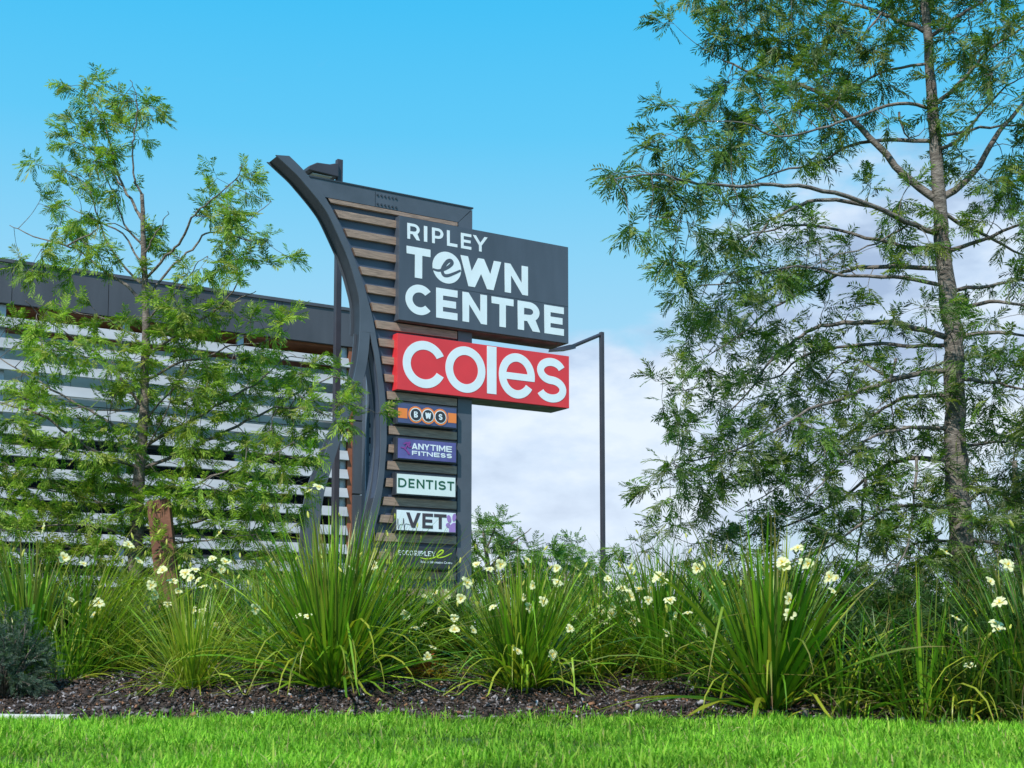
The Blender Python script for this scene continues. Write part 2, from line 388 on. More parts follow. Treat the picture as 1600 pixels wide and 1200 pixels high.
while x < bu(535):
    x2 = min(x + 2.3, bu(548)); zb = bz(905)
    fr = MB(); fr.box(x, x+.08, 1.05, 1.2, zb, zw-.02); fr.box(x2-.1, x2-.02, 1.05, 1.2, zb, zw-.02); fr.box(x+.08, x2-.1, 1.05, 1.2, zw-.1, zw-.02); fr.box(x+.08, x2-.1, 1.05, 1.2, zb, zb+.08)
    fo = fr.build('window', 'frame_dark', B0)
    gl = MB(); gl.box(x+.08, x2-.1, 1.1, 1.14, zb+.08, zw-.1); gl.build('pane', 'glass', fo)
    if k % 2 == 1:
        pb = MB(); pb.box(x+.3, x2-.5, 1.16, 1.19, zb+.5, zw-.9); pb.build('blind', 'cladding', fo)
    x = x2 + .02; k += 1
sp = bz(499) - bz(532.2)
for k in range(13):
    zc = bz(501) - sp*k
    if zc < .6: break
    b = MB()
    prof = [(-.03, -.135), (.0, -.155), (.12, .13), (.09, .14)]        # (y,z): bottom edge forward, top edge back
    n = 4; V = [(uL, y, zc+z) for y, z in prof] + [(ul, y, zc+z) for y, z in prof]
    b.add(V, [(3,2,1,0), (4,5,6,7)] + [(i, (i+1) % 4, (i+1) % 4 + 4, i+4) for i in range(4)])
    b.build('louvre_blade', 'louvre', B0)
for px in (2, 198, 378, 541):
    u = bu(px); b = MB(); b.box(u-.09, u+.09, .17, .28, .1, zf-.01); b.box(u-.05, u+.05, .28, .95, zf-.5, zf-.4); b.box(u-.05, u+.05, .28, 1.0, 1.2, 1.3)
    b.build('louvre_post', 'bracket', B0)
for px in (-180, -360):
    u = bu(px); b = MB(); b.box(u-.09, u+.09, .17, .28, .1, zf-.01); b.build('louvre_post', 'bracket', B0)
b = MB(); b.box(bu(546), bu(552.9), .06, .14, .0, zf-.01); b.box(bu(551), bu(552.9), .14, 1.25, 0, zf-.56); b.build('reveal', 'brown', B0)
b = MB(); zz = zf-.02
while zz > .2:
    b.box(bu(553), uR-.01, -.02, 2.4, max(0, zz-2.1), zz-.02); zz -= 2.12
b.build('corner_pier', 'fascia', B0)
# body behind
b = MB(); b.box(uL, uR-.02, 2.45, 10, .0, zf-.57); b.build('rear_wall', 'cladding_dark', B0)

# ------------------------------------------------------------------ pylon sign
SP = Plane(at(734, 1000, 28.6)); S0 = empty('pylon_sign', (SP.o.x, SP.o.y, .08), Plane.ang)
tag(S0, 'tall dark shopping centre pylon sign with curved steel arms and stacked shop panels', 'sign')
SZ = .08
def s(px, py, off=0):
    a, z = SP.uz(px, py, off); return (a, z - SZ)
PT = .12     # front plates stand this far in front of the board
right_edge = [(452,243.5),(470,261),(487,281),(500,296),(511,313),(521,331),(534,356.5),(547,386.6),(558,416),(568,444),(576,472.5),(583,500),(588,528),(593,556),(597,584),(601,611),(603,638),(604,665),(604,694),(602,720),(600,747),(596,776),(591,804),(584,832),(574,870),(562,925),(553,990)]
left_edge  = [(431,242),(447,257),(465,274),(478,289),(491,304.5),(503,320),(514,337),(530,371),(541,396),(550,421),(557,446),(562,468),(563,488),(563,506),(562,530),(559,560),(553,590),(542,626),(529,658),(514,693),(500,730),(489,760),(481,800),(477,850),(474,900),(472,990)]
ap = (578,520)
leftleg_r = [ap,(577,538),(575,556),(571,580),(564,605),(556,627),(549,645),(534,682),(517,736),(508,765),(502,800),(498,850),(496,900),(494,990)]
rightleg_l= [ap,(582,540),(586,560),(591,600),(594,640),(595,680),(594,720),(589,760),(582,790),(573,826),(560,870),(547,925),(538,990)]
cv = lambda pts: [(p.x, p.z) for p in catmull([(a, 0, z) for a, z in [s(x, y, PT) for x, y in pts]], 4)]
def resample(P, n):
    d = [0]
    for a, b_ in zip(P[:-1], P[1:]): d.append(d[-1] + math.dist(a, b_))
    out = []; j = 0
    for i in range(n):
        t = d[-1]*i/(n-1)
        while j < len(d)-2 and d[j+1] < t: j += 1
        k = (t-d[j])/max(1e-9, d[j+1]-d[j]); out.append((P[j][0]+(P[j+1][0]-P[j][0])*k, P[j][1]+(P[j+1][1]-P[j][1])*k))
    return out
LE, RE, LR, RL = cv(left_edge), cv(right_edge), cv(leftleg_r), cv(rightleg_l)
def split(P, z):
    hi = [p for p in P if p[1] >= z]; lo = [p for p in P if p[1] < z]
    return hi, [hi[-1]] + lo
za = s(*ap, PT)[1]
LEh, LEl = split(LE, za); REh, REl = split(RE, za)
n = 60
def plates(A, B, name, label, T, blade_in=.05):
    A, B = resample(A, n), resample(B, n)
    o = MB(); o.strip(A, B, -PT, -PT+.035); p = o.build(name, 'steel', S0, smooth=False); p['label'] = label
    w = MB()
    w.strip(A, B, -PT+T-.035, -PT+T)       # rear plate
    w.build('rear_plate', 'steel', p)
    for side, (C, Dd) in enumerate(((A, B), (B, A))):
        C2 = []; C3 = []
        for c, d in zip(C, Dd):
            L_ = math.dist(c, d) or 1; k = min(.35, blade_in/L_); k2 = min(.45, (blade_in+.03)/L_)
            C2.append((c[0]+(d[0]-c[0])*k, c[1]+(d[1]-c[1])*k)); C3.append((c[0]+(d[0]-c[0])*k2, c[1]+(d[1]-c[1])*k2))
        w = MB()
        w.strip(C2, C3, -PT+.036, -PT+T-.036) if side == 0 else w.strip(C3, C2, -PT+.036, -PT+T-.036)
        w.build('web_plate', 'frame_dark' if side == 0 else 'steel', p)
    return p
plates(LEh, REh, 'curved_arm', 'upper curved grey steel arm sweeping out to the left', .5)
# branches below the fork: start where the arm ended
plates([LEh[-1]]+LEl[1:], LR, 'curved_leg', 'left steel leg sweeping back down towards the tree', .32)
plates(RL, [REh[-1]]+REl[1:], 'curved_leg', 'right steel leg bowing outward beside the timber slats', .34)
# board (backing) follows inside edge of the arm
top = [s(480, 279.5), s(735.5, 327.5)]
rb_ = s(732, 900)
edge_in = [(a-.10, z) for a, z in RE if z < s(487, 281, PT)[1]]
zb = 0.02
bl = [(a, z) for a, z in resample(edge_in, 40)]
xr = s(735.3, 500)[0]
LA = [(a, z) for a, z in bl if z > zb]; ztop_at = lambda x: top[0][1]
RA = [(xr, z) for a, z in LA]
zT = top[1][1]
b = MB(); LA2 = [(a, min(z, zT)) for a, z in LA]; LA2 = [(top[0][0]+.1, zT)] + [p for p in LA2 if p[1] < zT-.03]; RA = [(xr, z) for a, z in LA2]
b.strip(LA2, RA, 0, .42); bo = b.build('backing_board', 'board', S0)
# header band and right border, standing proud of the board
slx = s(711.5, 600)[0]; zh = s(513, 309, .05)[1]
b = MB(); b.prism([(s(494,290)[0], zh-.0), (slx+.02, zh), (xr, zT), (s(480,281)[0], zT)], -.06, -.001); b.build('header_plate', 'steel', S0)
b = MB(); b.prism([(slx+.03, .02), (xr+.002, .02), (xr+.002, zT-.02), (slx+.03, zh+.0)], -.058, -.002); b.build('border_plate', 'steel', S0)
b = MB(); b.box(top[0][0], xr+.02, -.075, .44, zT+.001, zT+.03); b.build('top_cap', 'frame_dark', S0)
# bolted splice on the header
b = MB(); sa = s(584, 300); sb = s(618, 322)
for i in range(6):
    for j in range(2):
        x = sa[0]+.06+(sb[0]-sa[0]-.08)*i/5; z = zT-.10-(.19)*j
        b = MB(); b.tube([(x, -.061, z), (x, -.08, z)], .022, 6); b.build('bolt', 'frame_dark', S0)
b = MB(); b.box(sa[0], sa[0]+.012, -.066, -.0605, zT-.36, zT-.04); b.box(sa[0]+.012, sb[0], -.066, -.0605, zT-.36, zT-.348); b.build('splice_plate', 'frame_dark', S0)
# timber slats
ys = [(513,309,318),(524,327,340)]
ysl = [(309.5,316.5),(327,340),(356.5,369.5),(386.6,399.5),(416,428.5),(444,457),(472.5,485.5),(500,512.5),(528,540.5),(556,568),(584,596),(611,623.5),(637,650),(665,678),(694,706.5),(720,733),(747,760),(776,789),(804,816),(832,845),(861,873),(890,902),(918,930),(946,958)]
inner = [(511,309.5)] + right_edge[4:]
def edge_x(py):
    for (xa, ya), (xb, yb) in zip(right_edge[:-1], right_edge[1:]):
        if ya <= py <= yb: return xa + (xb-xa)*(py-ya)/(yb-ya)
    return right_edge[-1][0]
b = MB(); OFF = .075
for k, (ya, yb) in enumerate(ysl):
    xa = edge_x(ya)+4; xb = edge_x(yb)+4
    p1 = s(xa, ya, OFF); p2 = s(xb, yb, OFF)
    b.prism([(p2[0], p2[1]), (slx, p2[1]), (slx, p1[1]), (p1[0], p1[1])], -OFF, -.002)
b.build('timber_slats', 'timber', S0, bevel=.004)
# sign boxes ------------------------------------------------
def boxsign(tl, br, off, back, label, face, side='frame_dark', rim=.03, name='sign_panel', under=None):
    x0, z1_ = s(*tl, off); x1, z0_ = s(*br, off)
    b = MB(); b.box(x0, x1, -off+.012, back, z0_, z1_); p = b.build(name, side, S0, bevel=.008); p['label'] = label
    f = MB(); f.box(x0+rim, x1-rim, -off-.002, -off+.01, z0_+rim, z1_-rim); f.build('panel_face', face, p)
    if under: u_ = MB(); u_.box(x0+.04, x1-.04, -off+.05, back-.05, z0_-.012, z0_-.001); u_.build('underside_plate', under, p)
    return p, x0, x1, z0_, z1_
O1 = .22; fy = -O1-.002
p, x0, x1, z0, z1_ = boxsign((624,336.5), (888.5,537), O1, .50, 'large dark grey panel with white shopping centre lettering', 'panel_grey', 'panel_grey', rim=.006, under='underside')
# conduit box seam
zc_ = s(625,336.5)[1]
sm = MB(); sm.box(s(886,430,O1)[0]-2.9, x1-.02, fy-.003, fy-.0005, s(812,467,O1)[1]-.004, s(812,467,O1)[1]+.004); sm.build('panel_seam', 'frame_dark', p)
def zq(x, y): return (400 + x*.325, 220 + y*.325)
def z2(x, y): return (560 + x/4, 500 + y/4)
def z3(x, y): return (480 + x/4, 660 + y/4)
def row(word, boxes, base, topp, strokew, y, m, parent, tr, name='lettering', off=None, depth=.005, wmul=1):
    """boxes: zoomed x-extents of each letter; base/topp: one (x,y) on the baseline and cap line"""
    off = -y if off is None else off
    zb_ = s(*tr(*base), off)[1]; zt_ = s(*tr(*topp), off)[1]; h = zt_-zb_; cs = []
    for ch, (a, c) in zip(word, boxes):
        xa = s(*tr(a, base[1]), off)[0]; xb = s(*tr(c, base[1]), off)[0]
        sw = strokew*h; o = glyph(ch, xb-xa, h, sw)
        cs += shift(o, xa, zb_)
    return flat(name, cs, y, m, parent, depth), zb_, zt_
row('RIPLEY', [(727,788),(807,823),(846,902),(918,968),(985,1035),(1043,1113)], (727,470), (727,394), .20, fy, 'white_face', p, zq)
zb_, zt_ = s(*zq(1305,745), O1)[1], s(*zq(1307,606), O1)[1]; h = zt_-zb_
def ux(x, tr=zq, yy=600, off=O1): return s(*tr(x, yy), off)[0]
cs = []
for ch, a, c in (('T',723,838),('W',983,1178),('N',1195,1307)): cs += shift(glyph(ch, ux(c)-ux(a), h, .25*h if ch != 'T' else .27*h), ux(a), zb_)
cs += [arc((ux(848)+ux(986))/2, (zb_+zt_)/2, (ux(986)-ux(848))/2, h*.525, 0, 360, 60)[:-1]]
flat('lettering', cs, fy, 'white_face', p)
# script e inside the O
ex, ez, er = (ux(848)+ux(986))/2, (zb_+zt_)/2, (ux(986)-ux(848))/2
E = [(-1.0,-.16),(-.62,-.20),(-.2,-.05),(.18,.22),(.36,.46),(.26,.60),(.04,.52),(-.2,.2),(-.34,-.14),(-.24,-.42),(.04,-.44),(.5,-.22),(.98,.06)]
ribbon('script_emblem', [(ex+a*er*.98, ez-.03+b_*er*.92) for a, b_ in E], .085, fy-.0052, 'panel_grey', p, .001)
row('CENTRE', [(717,838),(865,968),(992,1110),(1132,1238),(1258,1366),(1386,1480)], (1478,938), (1478,802), .255, fy, 'white_face', p, zq)
p, x0, x1, z0, z1_ = boxsign((621,520), (889.5,638), O1, .50, 'bright red supermarket panel with large white letters', 'red', 'red', rim=.005, under='underside')
k = 0; zb_ = s(*z2(862,465), O1)[1]; zt_ = s(*z2(862,170), O1)[1]
cs = []
def ce(ch, a, c, sw, e=0, yc=0):
    global cs
    xa, xb = ux(a, z2, 350), ux(c, z2, 350); hh = zt_-zb_
    H_ = hh*.965; cs += shift(glyph(ch, xb-xa, H_, sw*H_), xa, zb_-.04+e)
ce('c',276,532,.185); ce('o',543,793,.185); ce('e',877,1102,.185); ce('s',1112,1298,.18)
xa, xb = ux(803,z2,350), ux(862,z2,350); cs += [[(xa,zb_),(xb,zb_),(xb,z1_-.02),(xa,z1_-.02)]]
flat('lettering', cs, fy, 'white_face', p)
O2 = .20; f2 = -O2-.002
# orange liquor shop panel
p, x0, x1, z0, z1_ = boxsign((620,626.5), (714.7,671), O2, -.003, 'navy panel with orange band and three round letter badges', 'navy')
w = x1-x0; hh = z1_-z0; zm = (z0+z1_)/2 - .01
flat('band', [[(x0+.03,zm-.21*hh),(x0+.17*w,zm-.21*hh),(x0+.17*w,zm+.23*hh),(x0+.03,zm+.23*hh)]], f2, 'orange', p, .004)
flat('band', [[(x1-.16*w,zm-.21*hh),(x1-.03,zm-.21*hh),(x1-.03,zm+.23*hh),(x1-.16*w,zm+.23*hh)]], f2, 'orange', p, .004)
cxs = [x0+w*q for q in (.305,.505,.71)]; r0 = hh*.37
for i, cx in enumerate(cxs):
    d0 = i*.0006
    flat('badge', [arc(cx,zm,r0*1.12,r0*1.12,0,360,40)[:-1]], f2-d0, 'navy', p, .003)
    flat('badge', [arc(cx,zm,r0,r0,0,360,40)[:-1]], f2-.003-d0, 'orange', p, .003)
for i, cx in enumerate(cxs):
    flat('badge_ring', [arc(cx,zm,r0*.80,r0*.80,0,360,40)[:-1]], f2-.008, 'white_face', p, .003)
    flat('badge_disc', [arc(cx,zm,r0*.70,r0*.70,0,360,40)[:-1]], f2-.0112, 'disc_dark', p, .003)
    ch = 'BWS'[i]; lw = r0*(.52 if ch != 'W' else .8); lh = r0*.72
    flat('letter', shift(glyph(ch, lw, lh, lh*.22), cx-lw/2, zm-lh/2), f2-.0144, 'white_face', p, .003)
# gym
p, x0, x1, z0, z1_ = boxsign((620,682), (714.3,725), O2, -.003, 'violet blue gym panel with white lettering and purple running figure', 'violet_blue')
bx = lambda a, c: (a, c)
sc = [(333,370),(374,408),(411,445),(449,484),(489,497),(503,543),(549,584)]
row('ANYTIME', sc, (340,807), (340,769), .22, f2, 'white_face', p, z2)
sc = [(335,368),(375,384),(390,424),(428,465),(472,507),(513,545),(551,584)]
row('FITNESS', sc, (340,845), (340,817), .24, f2, 'white_face', p, z2, 'lettering')
q = lambda x, y: s(*z2(x, y), O2)
ribbon('runner_figure', [q(262,795),(q(285,800)), q(300,815), q(318,838), q(305,830)], .035, f2, 'purple', p)
ribbon('runner_figure', [q(290,812), q(300,785), q(320,765), q(312,790), q(332,795)], .04, f2-.002, 'purple', p)
ribbon('runner_figure', [q(280,775), q(298,768), q(318,770)], .035, f2-.004, 'purple', p)
# dentist
p, x0, x1, z0, z1_ = boxsign((618.5,737.5), (713.3,779), O2, -.003, 'white panel with dark green lettering for the dentist', 'light_face')
row('DENTIST', [(248,300),(313,350),(364,412),(421,467),(478,488),(499,546),(555,598)], (248,1043), (248,986), .19, f2, 'deep_green', p, z2)
# vet
p, x0, x1, z0, z1_ = boxsign((618,794), (713.7,834.5), O2, -.003, 'white panel with black lettering and lilac paw print', 'white_face')
row('VET', [(617,708),(719,785),(792,870)], (735,662), (735,568), .23, f2, 'ink', p, z3)
q = lambda x, y: s(*z3(x, y), O2)
def ell(x, y, rx, ry, rot=0):
    cx, cz = q(x, y); a = R(rot)
    return [(cx+u_*math.cos(a)-v_*math.sin(a), cz+u_*math.sin(a)+v_*math.cos(a)) for u_, v_ in arc(0,0,rx,ry,0,360,24)[:-1]]
cx, cz = q(914,672); pad = [(cx+a, cz+b_) for a, b_ in [(-.10,-.12),(.13,-.12),(.14,.05),(.09,.13),(.0,.15),(-.08,.09),(-.11,.0)]]
pad = [(min(a, x1-.035), max(b_, z0+.035)) for a, b_ in [(v.x, v.z) for v in catmull([(a,0,b_) for a,b_ in pad+pad[:1]], 5)][:-1]]
flat('paw_print', [pad, ell(886,604,.05,.085,15), ell(918,595,.045,.085,-10), ell(880,644,.052,.055,40)], f2, 'lilac', p)
ribbon('pulse_line', [q(556,650),q(562,640),q(566,600),q(570,665),q(578,640),q(596,638),q(602,600),(q(606,672)),q(612,636),q(640,640),q(668,645),q(680,668)], .012, f2, 'ink', p, .003)
# information centre panel
p, x0, x1, z0, z1_ = boxsign((616,852), (712.8,891), O2, -.003, 'near black information centre panel with lime script flourish', 'disc_dark')
row('ECCORIPLEY', [(570,592),(597,622),(627,652),(657,682),(686,706),(697,704),(712,733),(738,757),(762,781),(782,803)], (700,833), (700,802), .17, f2, 'white_face', p, z3) if 0 else None
row('ECCORIPLEY', [(570,586),(590,611),(615,636),(640,662),(671,690),(696,701),(708,727),(733,750),(755,773),(775,803)], (780,837), (780,806), .18, f2, 'white_face', p, z3)
q = lambda x, y: s(*z3(x, y), O2)
ribbon('script_emblem', [q(705,845),q(745,853),q(790,845),q(830,826),q(850,806),q(838,799),q(818,812),q(808,834),q(822,845),(q(860,838)),q(902,818)], .032, f2, 'lime', p, .004)
tcu = bpy.data.curves.new('t', 'FONT'); tcu.body = 'Sales & Information Centre'; tcu.size = 1; tcu.offset = .012
to = bpy.data.objects.new('t', tcu); COL.objects.link(to); tm = bpy.data.meshes.new_from_object(to.evaluated_get(bpy.context.evaluated_depsgraph_get()))
bpy.data.objects.remove(to)
V = np.empty(len(tm.vertices)*3, dtype=np.float32); tm.vertices.foreach_get('co', V); V = V.reshape(-1,3)
xa, za_ = q(708,878); xb = q(905,884)[0]; k = (xb-xa)/(V[:,0].max()); hh = .10
V = np.stack([xa+V[:,0]*k, np.full(len(V), f2-.004), za_+V[:,1]*k], 1); tm.vertices.foreach_set('co', V.ravel()); tm.update(); link('small_lettering', tm, 'white_face', p)
# lettered blade panel standing behind between the legs
b = MB(); q = lambda x, y: s(x, y, -.70)
x0, x1 = q(569.5,700)[0], q(583,700)[0]; BLX = x0; zt_ = q(570,545)[1]
b.box(x0, x1+.5, .66, .82, .05, zt_); bp = b.build('side_blade', 'panel_grey', S0); bp['label'] = 'narrow blue grey vertical panel with pale rounded cut-off letters'
b = MB(); b.box(x0-.0, x0+.07, .62, .66, .05, zt_); b.build('blade_edge', 'blade_blue', bp)
cs = []
for (ya, yb, wd) in ((643,662,.10),(669,684,.12),(694,708,.12),(713,722,.10),(727,733,.10),(736,764,.10),(775,783,.1)):
    a = q(578,ya)[1]; c = q(578,yb)[1]; xx = q(573,700)[0]
    cs.append([(xx+.04,c),(xx+.3,c),(xx+.3,a),(xx+.04,a),(xx,a-.04),(xx,c+.04)])
flat('lettering', cs, .66, 'white_face', bp, .02)

# ------------------------------------------------------------------ light poles
def pole_lamp(px, pyt, Y, wpx, label, arm):
    t = at(px, pyt, Y); x, y = t.x, t.y; e = empty('light_pole', (x, y, gz(x, y)), Plane.ang)
    tag(e, label, 'light pole', 'light poles of the car park'); H = t.z - e.location.z; w = wpx/FPX*Y/2*.74
    b = MB(); b.box(-w, w, -w, w, .02, H); b.build('pole', 'pole', e, bevel=.012)
    b = MB(); b.box(-w*2, w*2, -w*2, w*2, 0, .03); b.build('base_plate', 'pole', e)
    return e, H, w
e, H, w = pole_lamp(530, 250, 31, 13, 'black square light pole behind the left end of the big sign', 0)
hz = at(500, 272, 31).z - e.location.z
b = MB(); b.prism([(-1.02+.18,hz-.10),(-w-.001,hz-.13),(-w-.001,hz+.22),(-.30,hz+.14),(-.62,hz+.12),(-.84,hz-.01)], -.15, .2); b.build('lamp_head', 'pole', e, bevel=.02)
b = MB(); b.box(-.72, -.22, -.10, .15, hz-.150, hz-.131); b.build('lamp_lens', 'lamp_glass', e)
e, H, w = pole_lamp(940, 519, 38, 8.5, 'slim dark light pole standing alone right of the big sign', 0)
# arm comes towards the sign
L0 = Vector((at(893,541,37.0))) ; loc = e.location
M_ = e.matrix_basis.inverted() if False else None
ca, sa_ = math.cos(-Plane.ang), math.sin(-Plane.ang)
def loc_of(P): v = P - e.location; return Vector((v.x*ca - v.y*sa_, v.x*sa_ + v.y*ca, v.z))
a0 = loc_of(at(938,523,38)); a1 = loc_of(at(890,543,37.2)); b = MB(); b.tube([a0, a1], .055, 8); b.build('arm', 'pole', e)
a2 = loc_of(at(862,547,36.8)); d = (a2-a1).normalized(); up = Vector((0,0,1)); sd_ = d.cross(up).normalized()
b = MB(); V = []
for P, ww, hh in ((a1-d*.15, .10, .06), (a1+d*.1, .17, .07), (a2, .15, .035)):
    V += [P+sd_*ww-up*hh, P-sd_*ww-up*hh, P-sd_*ww*.8+up*hh, P+sd_*ww*.8+up*hh]
Fq = [(3,2,1,0), (8,9,10,11)]
for j in (0, 4): Fq += [(j+i, j+(i+1) % 4, j+4+(i+1) % 4, j+4+i) for i in range(4)]
b.add(V, Fq); b.build('lamp_head', 'pole', e)

# ------------------------------------------------------------------ rusty leaning slab by the left tree
Yc = 11.55; P = [at(x, y, Yc) for x, y in ((251,1000),(287,1000),(263,778),(229,784))]
e = empty('corten_post', (P[0].x+.1, Yc, P[0].z)); tag(e, 'rusty brown steel slab leaning just right of the thin dark trunk', 'post')
b = MB(); b.prism([(p.x, p.z) for p in P], Yc, Yc+.09); b.build('slab', 'corten', e, origin=e.location, bevel=.006)
b = MB(); b.box(P[0].x-.04, P[1].x+.04, Yc-.04, Yc+.13, P[0].z-.06, P[0].z+.01); b.build('footing', 'corten', e, origin=e.location)

# ================================================================== FOLIAGE
def unit(a): return a / np.maximum(1e-9, np.linalg.norm(a, axis=-1, keepdims=True))
def fronds(P, D, Lf, K=8, ll=.07, lw=.009, droop=.25, cols=None, jit=.25):
    """pinnate leaves: P (m,3) bases, D (m,3) directions, Lf (m,) lengths -> V,F,tint"""
    m = len(P); up = np.array([0, 0, 1.0]); rnd = rng.normal(size=(m, 3)); D = unit(D)
    S = unit(np.cross(D, up + rnd*.6)); 
    t = (np.arange(K)+.6)/K
    C = P[:, None] + D[:, None]*(Lf[:, None]*t)[..., None]; C[..., 2] -= droop*Lf[:, None]*t**2
    Vs = []; Ts = []
    for sg in (-1, 1):
        dirn = unit(D[:, None]*.85 + sg*S[:, None]*.75 + rng.normal(size=(m, K, 3))*jit*.5 + np.array([0, 0, -.15]))
        ln = ll*(.65+.5*np.sin(math.pi*np.clip(t, .1, .95)))[None, :]*(Lf/Lf.mean())[:, None]*rng.uniform(.8, 1.2, (m, K))
        sd = unit(np.cross(dirn, unit(np.cross(D, S))[:, None] + rng.normal(size=(m, K, 3))*.4))
        tip = C + dirn*ln[..., None]; tip[..., 2] -= ln*.12; mid = C + dirn*(ln*.45)[..., None]
        q = np.stack([C, mid+sd*lw/2, tip, mid-sd*lw/2], 2); Vs.append(q.reshape(-1, 4, 3))
        c = cols[:, None, None, :]*rng.uniform(.75, 1.25, (m, K, 1, 1)); Ts.append(np.broadcast_to(c, (m, K, 4, 3)).reshape(-1, 4, 3))
    # terminal leaflet + rachis
    E = P + D*Lf[:, None]; E[:, 2] -= droop*Lf
    sd = S*lw*.22; q = np.stack([P-sd, P+sd, E+sd*.5, E-sd*.5], 1); Vs.append(q); Ts.append(np.broadcast_to(cols[:, None]*.9, (m, 4, 3)))
    V = np.concatenate(Vs); T = np.concatenate(Ts); n = len(V)
    return V.reshape(-1, 3), np.arange(n*4).reshape(n, 4), T.reshape(-1, 3)
def palette(m, cs, w=None):
    cs = np.array(cs); i = rng.choice(len(cs), m, p=w); return cs[i]*rng.uniform(.8, 1.2, (m, 1))
class Tree:
    def __init__(s, name, label, cat, Y, trunk, branches, grid, gx0, gy0, cell, cols, bark, fr=dict(), per=14, seed=1, depth=.9, twr=.004, group=None, cluster=.16, dens=4.6):
        s.dens = dens; random.seed(seed); s.mb = MB(); nodes = []
        s.Y = Y; px0 = trunk[0]; base = at(px0[0], px0[1], Y); root = empty(name, base); tag(root, label, cat, group)
        sc = Y/FPX
        def tw(px, py, dy): return at(px, py, Y+dy)
        P = catmull([tw(x, y, 0) for x, y, w in trunk], 5); Rr = np.interp(np.linspace(0, len(trunk)-1, len(P)), range(len(trunk)), [w*sc/2 for *_, w in trunk])
        P = [p + Vector((random.uniform(-1,1), random.uniform(-1,1), 0))*r*.12 for p, r in zip(P, Rr)]
        s.mb.tube(P, list(Rr*np.array([1+random.uniform(-.05,.07) for _ in P])), 12); nodes += [(p, r) for p, r in zip(P, Rr)]
        for br in branches:
            w, pts = br[0], list(br[1:]); tx = np.interp(pts[0][1], [q[1] for q in trunk[::-1]], [q[0] for q in trunk[::-1]])
            if abs(tx-pts[0][0]) < 32: pts[0] = (float(tx), pts[0][1])
            L_ = math.dist(pts[0], pts[-1])*sc; dy = random.choice((-1, 1))*random.uniform(.15, depth)*L_*.75
            n = len(pts); Q = [tw(x, y, dy*(i/(n-1))**1.1) for i, (x, y) in enumerate(pts)]; Q = catmull(Q, 4); m = len(Q)
            Q = [p + Vector([random.gauss(0, .006) for _ in range(3)]) if 0 < i < m-1 else p for i, p in enumerate(Q)]
            rr = [max(.0035, w*sc/2*(1-.8*(i/(m-1)))) for i in range(m)]; s.mb.tube(Q, rr, 6); nodes += [(p, r) for p, r in list(zip(Q, rr))[1:]]
        # a few bare side twigs
        NP = np.array([tuple(p) for p, r in nodes]); NR = np.array([r for p, r in nodes]); n0 = len(NP)
        FP, FD, FL = [], [], []
        sub = []
        NX = [((p.x)/p.y) for p, r in nodes]
        for j, rowt in enumerate(grid):
            for i, ch in enumerate(rowt):
                d = int(ch)
                if d == 0: continue
                ncl = d/9*s.dens*(cell/50)**2 *1.0; ncl = int(ncl) + (random.random() < ncl % 1)
                for _ in range(ncl):
                    px = gx0 + (i+random.random())*cell; py = gy0 + (j+random.random())*cell
                    # nearest node as seen, to take a depth near it
                    q0 = at(px, py, Y); dd = ((NP[:n0]-np.array(q0))**2)[:, [0, 2]].sum(1); k = int(np.argmin(dd + rng.uniform(0, .05, n0)))
                    dy = NP[k, 1]-Y + random.gauss(0, .28)*depth*(sc*2109/12)
                    c = at(px, py, Y+dy); dist = ((NP-np.array(c))**2).sum(1) + np.where(NR > .03*sc/.0057, .05, 0); k = int(np.argmin(dist))
                    a = Vector(NP[k]); v = c-a; L_ = v.length
                    if L_ > .01:
                        mid = a + v*.5 + Vector((random.gauss(0,.08), random.gauss(0,.08), random.uniform(-.02,.12)))*L_
                        Q = catmull([a, mid, c], 3); r0 = min(NR[k]*.7, twr*1.2+.006*L_); rr = [r0+(twr*.55-r0)*(u_/(len(Q)-1)) for u_ in range(len(Q))]; s.mb.tube(Q, rr, 4)
                        if L_ < .8: NP = np.vstack([NP, [tuple(x) for x in Q[2:-1]]]); NR = np.concatenate([NR, [twr]*len(Q[2:-1])])
                    dirn = (v.normalized() if L_ > .05 else Vector((random.gauss(0,1), random.gauss(0,1), .3)).normalized())
                    for _t in range(random.choice((2, 3, 3, 4))):
                        dv = (dirn*1.0 + Vector((random.gauss(0,.7), random.gauss(0,.7), random.gauss(.1,.55)))).normalized(); ln = cluster*random.uniform(.7, 1.5)
                        e_ = c + dv*ln; s.mb.tube([c, e_], [twr*.5, twr*.25], 3)
                        nf = max(2, int(per/3))
                        for f in range(nf):
                            t = (f+1)/nf; FP.append(tuple(c + dv*ln*t)); w_ = dv*(.5+t*.5) + Vector((random.gauss(0,.55), random.gauss(0,.55), random.gauss(.0,.45))); FD.append(tuple(w_)); FL.append(random.uniform(.75, 1.3))
        s.mb.build('trunk', bark, root, origin=base, smooth=True)
        FP, FD, FL = np.array(FP), np.array(FD), np.array(FL)*fr.get('L', .17); kw = dict(K=8, ll=.06, lw=.010); kw.update({k: v for k, v in fr.items() if k != 'L'})
        cl = palette(len(FP), cols)
        # clumps differ in tone: young tips and old leaves
        ph = np.sin(FP[:, 0]*3.1+1)*np.sin(FP[:, 2]*2.7)*np.cos(FP[:, 1]*3.3); cl = cl*(1+.22*ph)[:, None]
        V, Fq, T = fronds(FP, FD, FL, cols=cl, **kw)
        mk('crown', V, Fq, 'leaf', root, base, tint=T); s.root = root; print(name, 'fronds', len(FP), 'faces', len(Fq))

